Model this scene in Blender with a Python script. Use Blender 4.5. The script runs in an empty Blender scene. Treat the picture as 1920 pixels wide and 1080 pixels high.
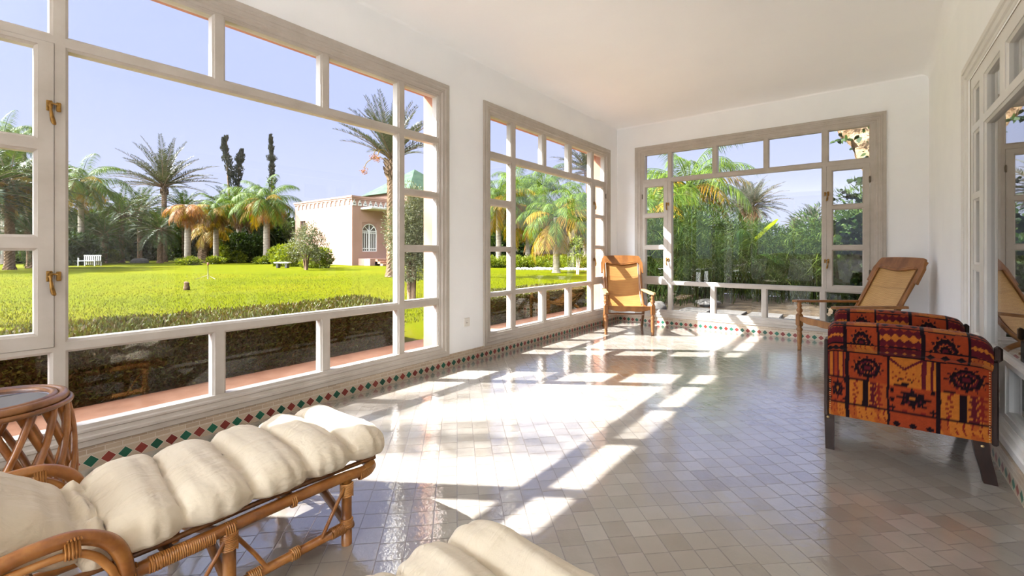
import bpy, math, random
from math import sin, cos, pi, radians, sqrt, atan2, exp, floor
from mathutils import Vector, Matrix, noise as mnoise

random.seed(11)
scene = bpy.context.scene
COL = scene.collection

# ------------------------------------------------------------------ camera numbers
FPX, YAW, HORIZON, CAM_H = 840.45, radians(38.021), 471.16, 1.1
CS, SN = cos(YAW), sin(YAW)
LW, BW, RW = -3.0974, 6.6966, 0.575           # left, back, right wall planes
CEIL = 3.056


def site(px, depth, z=0.0):
    """ground position of something seen at a bearing and a distance"""
    lat = (px - 960.0) / FPX * depth
    return Vector((lat * CS - depth * SN, lat * SN + depth * CS, z))


def hgt(py, depth):
    return CAM_H + (HORIZON - py) * depth / FPX


# ------------------------------------------------------------------ mesh builder
class MB:
    def __init__(self):
        self.v, self.f, self.m, self.s = [], [], [], []
        self.uv = {}

    def add(self, verts, faces, mat=0, smooth=False):
        o = len(self.v)
        self.v.extend([tuple(p) for p in verts])
        for f in faces:
            self.f.append([i + o for i in f]); self.m.append(mat); self.s.append(smooth)
        return o

    def box(self, a, b, mat=0, M=None):
        x0, y0, z0 = a; x1, y1, z1 = b
        p = [Vector(q) for q in ((x0, y0, z0), (x1, y0, z0), (x1, y1, z0), (x0, y1, z0), (x0, y0, z1), (x1, y0, z1), (x1, y1, z1), (x0, y1, z1))]
        if M is not None:
            p = [M @ q for q in p]
        self.add(p, [(0, 3, 2, 1), (4, 5, 6, 7), (0, 1, 5, 4), (1, 2, 6, 5), (2, 3, 7, 6), (3, 0, 4, 7)], mat)

    def bbox(self, a, b, r=0.005, mat=0, M=None):
        """box with chamfered edges"""
        x0, y0, z0 = a; x1, y1, z1 = b
        c = Vector(((x0 + x1) / 2, (y0 + y1) / 2, (z0 + z1) / 2)); h = ((x1 - x0) / 2, (y1 - y0) / 2, (z1 - z0) / 2)
        r = min(r, h[0] * .9, h[1] * .9, h[2] * .9)
        ids = {}; vs = []
        for sx in (-1, 1):
            for sy in (-1, 1):
                for sz in (-1, 1):
                    sg = (sx, sy, sz)
                    for ax in range(3):
                        p = [sg[k] * (h[k] - (0 if k == ax else r)) for k in range(3)]
                        ids[(sg, ax)] = len(vs)
                        q = c + Vector(p)
                        vs.append(M @ q if M is not None else q)
        fs = []
        for ax in range(3):
            a1, a2 = (ax + 1) % 3, (ax + 2) % 3
            for s in (-1, 1):
                q = []
                for t1, t2 in ((-1, -1), (1, -1), (1, 1), (-1, 1)):
                    sg = [0, 0, 0]; sg[ax] = s; sg[a1] = t1; sg[a2] = t2
                    q.append(ids[(tuple(sg), ax)])
                fs.append(q if s > 0 else q[::-1])
        for ax in range(3):
            a1, a2 = (ax + 1) % 3, (ax + 2) % 3
            for t1 in (-1, 1):
                for t2 in (-1, 1):
                    def sg(s):
                        g = [0, 0, 0]; g[ax] = s; g[a1] = t1; g[a2] = t2; return tuple(g)
                    q = [ids[(sg(-1), a1)], ids[(sg(1), a1)], ids[(sg(1), a2)], ids[(sg(-1), a2)]]
                    fs.append(q if t1 * t2 < 0 else q[::-1])
        for sx in (-1, 1):
            for sy in (-1, 1):
                for sz in (-1, 1):
                    g = (sx, sy, sz); q = [ids[(g, 0)], ids[(g, 1)], ids[(g, 2)]]
                    fs.append(q if sx * sy * sz > 0 else q[::-1])
        self.add(vs, fs, mat)

    def tube(self, path, r, n=8, closed=False, mat=0, caps=True, smooth=True, flat=1.0):
        P = [Vector(p) for p in path]; k = len(P)
        R = r if isinstance(r, (list, tuple)) else [r] * k
        T = []
        for i in range(k):
            if closed:
                t = P[(i + 1) % k] - P[(i - 1) % k]
            else:
                t = P[min(i + 1, k - 1)] - P[max(i - 1, 0)]
            T.append(t.normalized() if t.length > 1e-9 else Vector((0, 0, 1)))
        up = Vector((0, 0, 1)) if abs(T[0].z) < .9 else Vector((1, 0, 0))
        N = (up - T[0] * up.dot(T[0])).normalized()
        vs = []
        for i in range(k):
            N = (N - T[i] * N.dot(T[i]))
            N = N.normalized() if N.length > 1e-6 else T[i].orthogonal().normalized()
            B = T[i].cross(N)
            for j in range(n):
                a = 2 * pi * j / n
                vs.append(P[i] + (N * cos(a) * flat + B * sin(a)) * R[i])
        fs = []
        for i in range(k if closed else k - 1):
            i2 = (i + 1) % k
            for j in range(n):
                j2 = (j + 1) % n
                fs.append((i * n + j, i2 * n + j, i2 * n + j2, i * n + j2)[::-1])
        self.add(vs, fs, mat, smooth)
        if caps and not closed:
            o = len(self.v) - len(vs)
            self.f.append([o + j for j in range(n)]); self.m.append(mat); self.s.append(False)
            self.f.append([o + (k - 1) * n + j for j in range(n)][::-1]); self.m.append(mat); self.s.append(False)

    def lathe(self, prof, c=(0, 0, 0), n=16, mat=0, smooth=True, M=None):
        vs = []
        for r, z in prof:
            for j in range(n):
                a = 2 * pi * j / n
                p = Vector((c[0] + r * cos(a), c[1] + r * sin(a), c[2] + z))
                vs.append(M @ p if M is not None else p)
        fs = []
        k = len(prof)
        for i in range(k - 1):
            for j in range(n):
                j2 = (j + 1) % n
                fs.append((i * n + j, i * n + j2, (i + 1) * n + j2, (i + 1) * n + j))
        fs.append(list(range(n))[::-1]); fs.append([(k - 1) * n + j for j in range(n)])
        self.add(vs, fs, mat, smooth)

    def grid(self, fn, nu, nv, mat=0, smooth=True, uvfn=None, flip=False):
        vs = [fn(i / nu, j / nv) for i in range(nu + 1) for j in range(nv + 1)]
        fs = []
        for i in range(nu):
            for j in range(nv):
                q = (i * (nv + 1) + j, (i + 1) * (nv + 1) + j, (i + 1) * (nv + 1) + j + 1, i * (nv + 1) + j + 1)
                fs.append(q[::-1] if flip else q)
        o = self.add(vs, fs, mat, smooth)
        if uvfn:
            for i in range(nu + 1):
                for j in range(nv + 1):
                    self.uv[o + i * (nv + 1) + j] = uvfn(i / nu, j / nv)
        return o

    def mesh(self, name, mats, cols=None):
        me = bpy.data.meshes.new(name)
        me.from_pydata(self.v, [], self.f)
        if not isinstance(mats, (list, tuple)):
            mats = [mats]
        for m in mats:
            me.materials.append(m)
        me.polygons.foreach_set('material_index', self.m)
        me.polygons.foreach_set('use_smooth', self.s)
        if self.uv:
            l = me.uv_layers.new(name='UVMap')
            dat = [0.0] * (2 * len(me.loops))
            for i, lp in enumerate(me.loops):
                u = self.uv.get(lp.vertex_index, (0, 0)); dat[2 * i] = u[0]; dat[2 * i + 1] = u[1]
            l.data.foreach_set('uv', dat)
        if cols is not None:
            ca = me.color_attributes.new('Col', 'FLOAT_COLOR', 'POINT')
            flat = []
            for c in cols:
                flat.extend((c[0], c[1], c[2], 1.0))
            ca.data.foreach_set('color', flat)
        me.update()
        return me

    def build(self, name, mats, parent=None, loc=None, cols=None):
        o = bpy.data.objects.new(name, self.mesh(name, mats, cols)); COL.objects.link(o)
        if parent is not None:
            o.parent = parent
        if loc is not None:
            o.location = loc
        return o


def tag(o, label=None, cat=None, group=None, kind=None):
    if label: o['label'] = label
    if cat: o['category'] = cat
    if group: o['group'] = group
    if kind: o['kind'] = kind
    return o


def thing(name, label, cat, loc=(0, 0, 0), rz=0.0, group=None, kind=None):
    o = bpy.data.objects.new(name, None); COL.objects.link(o)
    o.empty_display_size = .1
    o.location = loc; o.rotation_euler = (0, 0, rz)
    return tag(o, label, cat, group, kind)


def dup(root, loc, rz=None, label=None, scale=None):
    """copy of a thing with copies of its parts and sub-parts"""
    r = root.copy(); COL.objects.link(r); r.location = loc
    if rz is not None: r.rotation_euler = (0, 0, rz)
    if scale is not None: r.scale = scale if isinstance(scale, (tuple, list)) else (scale,) * 3
    if label: r['label'] = label
    for ch in list(root.children):
        c = ch.copy(); COL.objects.link(c); c.parent = r
        for g in ch.children:
            d = g.copy(); COL.objects.link(d); d.parent = c
    return r


def smoothstep(a, b, x):
    t = min(1, max(0, (x - a) / (b - a))); return t * t * (3 - 2 * t)


def spline(pts, n):
    """Catmull-Rom through points"""
    P = [Vector(p) for p in pts]; out = []
    k = len(P) - 1
    for i in range(n + 1):
        t = i / n * k; a = min(int(t), k - 1); u = t - a
        p0 = P[a - 1] if a > 0 else P[0] * 2 - P[1]; p1 = P[a]; p2 = P[a + 1]
        p3 = P[a + 2] if a + 2 <= k else P[k] * 2 - P[k - 1]
        out.append(0.5 * ((2 * p1) + (p2 - p0) * u + (2 * p0 - 5 * p1 + 4 * p2 - p3) * u * u + (3 * p1 - p0 - 3 * p2 + p3) * u ** 3))
    return out


# ------------------------------------------------------------------ materials
def lin(r, g, b):
    f = lambda c: (c / 255 / 12.92) if c / 255 <= .04045 else ((c / 255 + .055) / 1.055) ** 2.4
    return (f(r), f(g), f(b), 1)


class NT:
    def __init__(self, name):
        self.mat = bpy.data.materials.new(name); self.mat.use_nodes = True
        self.t = self.mat.node_tree; self.t.nodes.clear()
        self.out = self.t.nodes.new('ShaderNodeOutputMaterial')

    def n(self, typ, **kw):
        nd = self.t.nodes.new(typ)
        for k, v in kw.items():
            if k == 'ins':
                for a, b in v.items():
                    if hasattr(b, 'is_output') or isinstance(b, bpy.types.NodeSocket):
                        self.t.links.new(b, nd.inputs[a])
                    else:
                        nd.inputs[a].default_value = b
            else:
                setattr(nd, k, v)
        return nd

    def math(self, op, a, b=None, c=None):
        nd = self.t.nodes.new('ShaderNodeMath'); nd.operation = op
        for i, x in enumerate((a, b, c)):
            if x is None: continue
            if isinstance(x, bpy.types.NodeSocket): self.t.links.new(x, nd.inputs[i])
            else: nd.inputs[i].default_value = x
        return nd.outputs[0]

    def mix(self, f, a, b, blend='MIX'):
        nd = self.t.nodes.new('ShaderNodeMix'); nd.data_type = 'RGBA'; nd.blend_type = blend
        for i, x in ((0, f), (6, a), (7, b)):
            if isinstance(x, bpy.types.NodeSocket): self.t.links.new(x, nd.inputs[i])
            else: nd.inputs[i].default_value = x
        return nd.outputs[2]

    def ramp(self, f, stops, interp='LINEAR'):
        nd = self.t.nodes.new('ShaderNodeValToRGB'); nd.color_ramp.interpolation = interp
        el = nd.color_ramp.elements
        while len(el) < len(stops): el.new(.5)
        for e, (p, c) in zip(el, stops):
            e.position = p; e.color = c
        self.t.links.new(f, nd.inputs[0]); return nd.outputs[0]

    def noise(self, scale, detail=3, rough=.5, vec=None, dist=0):
        nd = self.n('ShaderNodeTexNoise'); nd.inputs['Scale'].default_value = scale
        nd.inputs['Detail'].default_value = detail; nd.inputs['Roughness'].default_value = rough
        nd.inputs['Distortion'].default_value = dist
        if vec is not None: self.t.links.new(vec, nd.inputs['Vector'])
        return nd.outputs['Fac']

    def coord(self, which='Object'):
        return self.n('ShaderNodeTexCoord').outputs[which]

    def mapping(self, vec, scale=(1, 1, 1), rot=(0, 0, 0), loc=(0, 0, 0)):
        nd = self.n('ShaderNodeMapping'); self.t.links.new(vec, nd.inputs['Vector'])
        nd.inputs['Scale'].default_value = scale; nd.inputs['Rotation'].default_value = rot; nd.inputs['Location'].default_value = loc
        return nd.outputs[0]

    def bump(self, h, strength=.3, dist=.01):
        nd = self.n('ShaderNodeBump'); self.t.links.new(h, nd.inputs['Height'])
        nd.inputs['Strength'].default_value = strength; nd.inputs['Distance'].default_value = dist
        return nd.outputs[0]

    def principled(self, color, rough=.5, normal=None, spec=.5, metal=0, coat=0, coat_rough=.1, sheen=0):
        p = self.n('ShaderNodeBsdfPrincipled')
        for k, x in (('Base Color', color), ('Roughness', rough), ('Specular IOR Level', spec), ('Metallic', metal), ('Coat Weight', coat), ('Coat Roughness', coat_rough), ('Sheen Weight', sheen)):
            if isinstance(x, bpy.types.NodeSocket): self.t.links.new(x, p.inputs[k])
            else: p.inputs[k].default_value = x
        if normal is not None: self.t.links.new(normal, p.inputs['Normal'])
        self.t.links.new(p.outputs[0], self.out.inputs[0])
        return p


def mat_noise(name, c1, c2, scale=8, rough=.6, bump=.0, bscale=None, bdist=.004, detail=4, spec=.4, vscale=None, coat=0):
    t = NT(name)
    vec = t.coord()
    if vscale: vec = t.mapping(vec, vscale)
    f = t.noise(scale, detail, .55, vec)
    col = t.ramp(f, [(.3, c1), (.7, c2)])
    nrm = None
    if bump:
        nrm = t.bump(t.noise(bscale or scale * 4, 4, .6, vec), bump, bdist)
    t.principled(col, rough, nrm, spec, coat=coat)
    return t.mat


def mat_leaf(name, cols, transl=.35, rough=.55, spec=.16):
    """leaf: colour differs from leaf to leaf, light comes through"""
    t = NT(name)
    g = t.n('ShaderNodeNewGeometry')
    stops = [(i / max(1, len(cols) - 1), (c[0] * .37, c[1] * .35, c[2] * .36, 1)) for i, c in enumerate(cols)]
    col = t.ramp(g.outputs['Random Per Island'], stops)
    p = t.n('ShaderNodeBsdfPrincipled'); t.t.links.new(col, p.inputs['Base Color'])
    p.inputs['Roughness'].default_value = rough; p.inputs['Specular IOR Level'].default_value = spec
    tr = t.n('ShaderNodeBsdfTranslucent')
    t.t.links.new(t.mix(1.0, col, (1.15, 1.1, .45, 1), 'MULTIPLY'), tr.inputs['Color'])
    mx = t.n('ShaderNodeMixShader'); mx.inputs[0].default_value = transl
    t.t.links.new(p.outputs[0], mx.inputs[1]); t.t.links.new(tr.outputs[0], mx.inputs[2])
    t.t.links.new(mx.outputs[0], t.out.inputs[0])
    return t.mat


def mat_glass(name, base=.04, power=5.0, tint=(1, 1, 1, 1)):
    t = NT(name)
    lw = t.n('ShaderNodeLayerWeight'); lw.inputs['Blend'].default_value = .5
    fac = t.math('ADD', t.math('MULTIPLY', t.math('POWER', lw.outputs['Facing'], power), 1 - base), base)
    tr = t.n('ShaderNodeBsdfTransparent'); tr.inputs[0].default_value = tint
    gl = t.n('ShaderNodeBsdfGlossy'); gl.inputs['Roughness'].default_value = 0.0
    mx = t.n('ShaderNodeMixShader')
    t.t.links.new(fac, mx.inputs[0]); t.t.links.new(tr.outputs[0], mx.inputs[1]); t.t.links.new(gl.outputs[0], mx.inputs[2])
    t.t.links.new(mx.outputs[0], t.out.inputs[0])
    return t.mat

# light levels
SKY, SUN, HALO, HALO_POW, FILL_LOBE, EXPO = 0.345, 11.2, 0.12, 10.0, 34.0, 1.60
# ------------------------------------------------------------------ material library
M_WALL = mat_noise('white_plaster', lin(243, 244, 246), lin(247, 248, 249), 3, .85, .25, 60, .002, spec=.2)
M_CEIL = mat_noise('ceiling_plaster', lin(246, 247, 249), lin(249, 250, 251), 2, .9, .12, 40, .002, spec=.15)
M_PINK = mat_noise('pink_render', lin(164, 115, 92), lin(171, 124, 101), 4, .9, .4, 50, .004, spec=.1)
M_HOUSE = mat_noise('pale_pink_render', lin(147, 113, 97), lin(155, 123, 108), .8, .9, .3, 12, .01, spec=.1)
M_TERRA = mat_noise('terracotta_ledge', lin(139, 97, 72), lin(162, 120, 94), 6, .6, .3, 30, .003, spec=.3)


def make_paint(name, c1, c2):
    t = NT(name)
    v = t.coord()
    f = t.noise(5, 5, .6, v)
    col = t.ramp(f, [(.3, c1), (.7, c2)])
    wear = t.ramp(t.noise(34, 6, .72, t.mapping(v, (1, 1, 1))), [(.70, (0, 0, 0, 1)), (.76, (1, 1, 1, 1))])
    col = t.mix(t.math('MULTIPLY', wear, .5), col, lin(150, 128, 104))
    nrm = t.bump(t.noise(70, 4, .6, v), .12, .003)
    t.principled(col, .42, nrm, .35)
    return t.mat


M_PAINT = make_paint('worn_white_paint', lin(175, 166, 155), lin(190, 182, 173))
M_PAINT_FRESH = mat_noise('white_gloss_paint', lin(214, 211, 206), lin(224, 221, 216), 4, .35, .08, 60, .002, spec=.4)
M_GLASS = mat_glass('window_glass', .035)
M_GLASS_IN = mat_glass('inner_window_glass', .16, 2.6)
M_BRASS = mat_noise('aged_brass', lin(112, 82, 40), lin(168, 126, 62), 40, .35, .2, 120, .001, spec=.6)
M_BRASS.node_tree.nodes['Principled BSDF'].inputs['Metallic'].default_value = .8
M_IRON = mat_noise('dark_hinge_iron', lin(84, 74, 60), lin(116, 104, 88), 40, .5)
M_DARK = mat_noise('dark_gap', lin(40, 34, 28), lin(52, 44, 36), 10, .8)


def make_floor():
    t = NT('glazed_square_floor_tile')
    v = t.mapping(t.coord(), (10.4, 10.4, 1), (0, 0, radians(45)))
    sp = t.n('ShaderNodeSeparateXYZ'); t.t.links.new(v, sp.inputs[0])
    x, y = sp.outputs[0], sp.outputs[1]
    # rows run true, each row is shifted a little and its joints wander
    row = t.math('FLOOR', y)
    wn = t.n('ShaderNodeTexWhiteNoise', noise_dimensions='1D'); t.t.links.new(row, wn.inputs['W'])
    x2 = t.math('ADD', x, t.math('MULTIPLY', wn.outputs['Value'], .34))
    cx = t.math('FLOOR', x2)
    fx = t.math('FRACT', x2); fy = t.math('FRACT', y)
    cell = t.n('ShaderNodeCombineXYZ'); t.t.links.new(cx, cell.inputs[0]); t.t.links.new(row, cell.inputs[1])
    w2 = t.n('ShaderNodeTexWhiteNoise', noise_dimensions='3D'); t.t.links.new(cell.outputs[0], w2.inputs['Vector'])
    sep = t.n('ShaderNodeSeparateColor'); t.t.links.new(w2.outputs['Color'], sep.inputs[0])
    r1, r2, r3 = sep.outputs[0], sep.outputs[1], sep.outputs[2]
    ed = t.math('MINIMUM', t.math('MINIMUM', fx, t.math('SUBTRACT', 1, fx)), t.math('MINIMUM', fy, t.math('SUBTRACT', 1, fy)))
    big = t.noise(1.1, 4, .6, v)
    mid = t.noise(.35, 3, .5, v)
    col = t.ramp(r1, [(0, lin(132, 124, 113)), (.3, lin(142, 134, 123)), (.75, lin(149, 142, 132)), (1, lin(156, 150, 141))])
    col = t.mix(t.math('MULTIPLY', big, .35), col, lin(138, 129, 117))
    col = t.mix(t.math('MULTIPLY', t.ramp(mid, [(.45, (0, 0, 0, 1)), (.75, (1, 1, 1, 1))]), .3), col, lin(172, 165, 157))
    edn = t.math('ADD', ed, t.math('MULTIPLY', t.math('SUBTRACT', t.noise(5, 3, .6, v), .5), .03))
    g = t.ramp(edn, [(.008, (1, 1, 1, 1)), (.024, (0, 0, 0, 1))])
    col = t.mix(t.math('MULTIPLY', g, .82), col, lin(88, 76, 66))
    # each tile lies at its own slight tilt and its glaze is wavy
    tilt = t.math('ADD', t.math('MULTIPLY', t.math('SUBTRACT', r2, .5), fx), t.math('MULTIPLY', t.math('SUBTRACT', r3, .5), fy))
    wav = t.noise(2.6, 3, .55, v)
    wav2 = t.noise(11, 3, .6, v)
    h = t.math('ADD', t.math('ADD', t.math('MULTIPLY', tilt, .55), t.math('MULTIPLY', wav, .8)), t.math('MULTIPLY', wav2, .10))
    h = t.math('SUBTRACT', h, t.math('MULTIPLY', g, .35))
    nrm = t.bump(h, .5, .0036)
    ro = t.math('ADD', .05, t.math('ADD', t.math('MULTIPLY', big, .16), t.math('MULTIPLY', g, .4)))
    p = t.principled(col, ro, nrm, .5, coat=.85, coat_rough=.05)
    p.inputs['Coat IOR'].default_value = 2.1
    t.t.links.new(nrm, p.inputs['Coat Normal'])
    return t.mat


M_FLOOR = make_floor()


def make_skirt():
    """skirting of small beige bricks over a row of red and green lozenges; UV: metres along, metres up"""
    t = NT('mosaic_skirting')
    uv = t.n('ShaderNodeUVMap'); sp = t.n('ShaderNodeSeparateXYZ'); t.t.links.new(uv.outputs[0], sp.inputs[0])
    u, v = sp.outputs[0], sp.outputs[1]
    P = .0675
    a = t.math('DIVIDE', u, P)
    k = t.math('FLOOR', a); fu = t.math('ABSOLUTE', t.math('SUBTRACT', t.math('FRACT', a), .5))       # 0 at centre
    fv = t.math('ABSOLUTE', t.math('DIVIDE', t.math('SUBTRACT', v, .034), P))
    d = t.math('ADD', fu, fv)                                                                        # < .5 inside lozenge
    ins = t.math('LESS_THAN', d, .445)
    edge = t.math('MULTIPLY', t.math('GREATER_THAN', d, .445), t.math('LESS_THAN', d, .49))
    par = t.math('MODULO', t.math('ABSOLUTE', k), 2)
    wn = t.n('ShaderNodeTexWhiteNoise', noise_dimensions='1D'); t.t.links.new(k, wn.inputs['W'])
    red = t.mix(wn.outputs['Value'], lin(112, 34, 28), lin(146, 62, 52))
    grn = t.mix(wn.outputs['Value'], lin(18, 66, 50), lin(28, 100, 76))
    loz = t.mix(t.math('GREATER_THAN', par, .5), red, grn)
    br = t.n('ShaderNodeTexBrick'); t.t.links.new(uv.outputs[0], br.inputs['Vector'])
    br.inputs['Scale'].default_value = 1.0; br.inputs['Brick Width'].default_value = .07; br.inputs['Row Height'].default_value = .0245
    br.inputs['Mortar Size'].default_value = .0012; br.inputs['Color1'].default_value = lin(186, 168, 146); br.inputs['Color2'].default_value = lin(168, 148, 126)
    br.inputs['Mortar'].default_value = lin(206, 196, 182)
    low = t.math('LESS_THAN', v, .0690)
    base = t.mix(low, br.outputs['Color'], t.mix(t.noise(12, 3), lin(190, 172, 150), lin(176, 158, 136)))
    col = t.mix(ins, base, loz)
    col = t.mix(edge, col, lin(204, 194, 180))
    col = t.mix(t.math('MULTIPLY', t.math('LESS_THAN', t.math('ABSOLUTE', t.math('SUBTRACT', v, .069)), .0014), .9), col, lin(204, 194, 180))
    nrm = t.bump(t.noise(90, 3), .12, .003)
    t.principled(col, .3, nrm, .5)
    return t.mat


M_SKIRT = make_skirt()
M_SOCKET = mat_noise('white_plastic', lin(226, 222, 214), lin(232, 228, 222), 8, .35)

# furniture
def make_rattan(name, c1, c2, c3):
    t = NT(name)
    v = t.coord()
    f = t.noise(9, 5, .65, v)
    col = t.ramp(f, [(.25, c1), (.5, c2), (.75, c3)])
    sp = t.noise(60, 3, .6, v)
    col = t.mix(t.math('MULTIPLY', t.ramp(sp, [(.6, (0, 0, 0, 1)), (.75, (1, 1, 1, 1))]), .35), col, c1)
    nrm = t.bump(t.noise(80, 3, .6, v), .2, .002)
    t.principled(col, .32, nrm, .5, coat=.25, coat_rough=.2)
    return t.mat


M_RATTAN = make_rattan('honey_rattan', lin(108, 60, 24), lin(154, 96, 42), lin(184, 128, 64))
M_RATTAN_D = make_rattan('brown_rattan', lin(84, 50, 26), lin(128, 82, 44), lin(162, 114, 68))
M_BIND = make_rattan('rattan_binding', lin(150, 92, 40), lin(188, 128, 66), lin(206, 156, 96))
M_WOOD_A = mat_noise('honey_teak', lin(104, 64, 30), lin(138, 90, 44), 14, .35, .1, 60, .002, spec=.5, vscale=(1, 1, .25), coat=.3)
M_WOOD_B = mat_noise('brown_teak', lin(118, 78, 40), lin(156, 106, 58), 14, .42, .15, 60, .002, spec=.4, vscale=(1, 1, .25))
M_WOOD_PALE = mat_noise('worn_pale_teak', lin(150, 116, 70), lin(176, 142, 94), 16, .45, .1, 60, .002, spec=.4)
M_WOOD_DARK = mat_noise('near_black_wood', lin(30, 19, 15), lin(50, 33, 25), 18, .45, .12, 60, .002, spec=.22, vscale=(1, 1, .2))


def make_cane(name, c1, c2, c3):
    """woven cane; UV in metres"""
    t = NT(name)
    uv = t.n('ShaderNodeUVMap'); sp = t.n('ShaderNodeSeparateXYZ'); t.t.links.new(uv.outputs[0], sp.inputs[0])
    u, v = sp.outputs[0], sp.outputs[1]
    S = 2 * pi / .016
    wob = t.noise(7, 3, .6, uv.outputs[0])
    a = t.math('SINE', t.math('ADD', t.math('MULTIPLY', u, S), t.math('MULTIPLY', wob, 3)))
    b = t.math('SINE', t.math('ADD', t.math('MULTIPLY', v, S * 1.25), t.math('MULTIPLY', wob, 5)))
    w = t.math('ADD', t.math('MULTIPLY', t.math('MULTIPLY', a, b), .5), .5)
    n = t.noise(5, 4, .6, uv.outputs[0])
    ridge = t.math('ADD', t.math('MULTIPLY', b, .5), .5)
    col = t.ramp(t.math('ADD', t.math('MULTIPLY', w, .4), t.math('ADD', t.math('MULTIPLY', ridge, .3), t.math('MULTIPLY', n, .4))), [(.25, c1), (.5, c2), (.8, c3)])
    bands = t.noise(1.0, 2, .5, t.mapping(uv.outputs[0], (.2, 26, 1)))
    col = t.mix(t.math('MULTIPLY', t.ramp(bands, [(.60, (0, 0, 0, 1)), (.68, (1, 1, 1, 1))]), .4), col, c1)
    nrm = t.bump(w, .5, .003)
    t.principled(col, .42, nrm, .4)
    return t.mat


M_CANE_A = make_cane('honey_cane', lin(84, 50, 20), lin(142, 94, 44), lin(182, 134, 76))
M_CANE_B = make_cane('straw_cane', lin(120, 84, 40), lin(186, 144, 84), lin(212, 174, 116))


def make_cloth():
    t = NT('cream_cotton')
    v = t.coord()
    f = t.noise(3, 4, .6, v)
    col = t.ramp(f, [(.3, lin(203, 188, 163)), (.7, lin(213, 200, 178))])
    h = t.math('ADD', t.math('ADD', t.noise(9, 3.5, .55, t.mapping(v, (1, .26, 1), (0, 0, .35)), 1.6), t.math('MULTIPLY', t.noise(22, 2, .5, t.mapping(v, (.3, 1, 1))), .4)), t.math('MULTIPLY', t.noise(300, 1), .03))
    nrm = t.bump(h, .8, .018)
    t.principled(col, .85, nrm, .15, sheen=.15)
    return t.mat


M_CLOTH = make_cloth()


def make_kilim():
    t = NT('kilim_weave')
    at = t.n('ShaderNodeVertexColor', layer_name='Col')
    v = t.coord()
    f = t.noise(150, 2, .7, v)
    col = t.mix(t.math('MULTIPLY', f, .55), at.outputs[0], t.mix(1.0, at.outputs[0], (.35, .3, .3, 1), 'MULTIPLY'))
    nrm = t.bump(f, .55, .004)
    t.principled(col, .9, nrm, .12, sheen=.1)
    return t.mat


M_KILIM = make_kilim()
M_NAIL = mat_noise('brass_nail', lin(166, 138, 92), lin(196, 170, 122), 30, .3); M_NAIL.node_tree.nodes['Principled BSDF'].inputs['Metallic'].default_value = .8
M_MIRROR = NT('sky_tinted_glass_top'); M_MIRROR.principled((.42, .52, .74, 1), .03, None, 1.0, metal=1); M_MIRROR = M_MIRROR.mat  # blue of the reflected sky put into the mirror colour

# garden
def make_lawn():
    t = NT('lawn')
    v = t.coord()
    f1 = t.noise(.22, 5, .65, v); f2 = t.noise(7, 4, .7, v); f3 = t.noise(60, 3, .7, v)
    col = t.ramp(t.math('ADD', t.math('MULTIPLY', f1, .6), t.math('MULTIPLY', f2, .4)), [(.30, lin(62, 68, 3)), (.48, lin(81, 84, 3)), (.60, lin(92, 88, 5)), (.72, lin(95, 81, 23))])
    col = t.mix(t.math('MULTIPLY', f3, .5), col, lin(55, 66, 2))
    nrm = t.bump(f3, .8, .03)
    t.principled(col, .9, nrm, .02)
    return t.mat


M_LAWN = make_lawn()
M_SOIL = mat_noise('dry_soil', lin(48, 40, 30), lin(78, 66, 50), 5, .9, .6, 40, .02, spec=.1)
M_STONE = mat_noise('grey_stone', lin(70, 67, 62), lin(94, 90, 84), 5, .8, .4, 30, .006, spec=.2)
M_BOUNCE_PAVE = mat_noise('pale_bounce_paving', lin(227, 223, 213), lin(235, 231, 223), 3, .8, .2, 30, .004, spec=.2)
M_STONE_W = mat_noise('pale_stone', lin(171, 166, 155), lin(194, 189, 178), 6, .8, .4, 30, .01, spec=.2)
M_HEDGE = mat_leaf('hedge_leaf', [lin(84, 84, 34), lin(104, 116, 40), lin(134, 144, 56), lin(124, 108, 60), lin(112, 92, 56)], .25)
M_TWIG = mat_noise('hedge_twig', lin(58, 46, 26), lin(92, 76, 44), 26, .9, .8, 60, .02, spec=.1)
M_DATE = mat_leaf('date_palm_leaf', [lin(66, 78, 54), lin(98, 108, 78), lin(136, 140, 108)], .15, .45)
M_DATE_D = mat_leaf('dark_palm_leaf', [lin(48, 72, 28), lin(76, 104, 40), lin(112, 134, 60)], .25, .5)
M_QUEEN = mat_leaf('queen_palm_leaf', [lin(72, 112, 20), lin(112, 148, 32), lin(150, 176, 52)], .35)
M_YELLOW = mat_leaf('yellowing_palm_leaf', [lin(168, 160, 28), lin(206, 176, 36), lin(216, 150, 40)], .35)
M_ORANGE = mat_leaf('orange_dead_palm_leaf', [lin(190, 112, 34), lin(214, 142, 50), lin(182, 130, 80)], .3)
M_STRAW = mat_leaf('straw_dead_palm_leaf', [lin(146, 112, 74), lin(180, 142, 100), lin(164, 118, 62)], .25)
M_SHRUB = mat_leaf('dark_shrub_leaf', [lin(40, 62, 18), lin(66, 92, 28), lin(96, 122, 42)], .25)
M_LIME = mat_leaf('lime_shrub_leaf', [lin(112, 136, 26), lin(150, 168, 40), lin(178, 190, 66)], .35)
M_OLIVE = mat_leaf('olive_leaf', [lin(104, 114, 72), lin(138, 146, 98), lin(172, 176, 132)], .2)
M_CYPRESS = mat_leaf('cypress_leaf', [lin(58, 64, 60), lin(78, 84, 76), lin(104, 108, 90)], .15)
M_PAPYRUS = mat_leaf('papyrus_leaf', [lin(38, 64, 16), lin(62, 92, 26), lin(112, 132, 46)], .3)
M_BANANA = mat_leaf('banana_leaf', [lin(150, 178, 20), lin(176, 196, 30)], .5)
M_BROAD = mat_leaf('broad_dark_leaf', [lin(30, 58, 20), lin(52, 84, 30), lin(80, 108, 42)], .25, .4)
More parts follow.
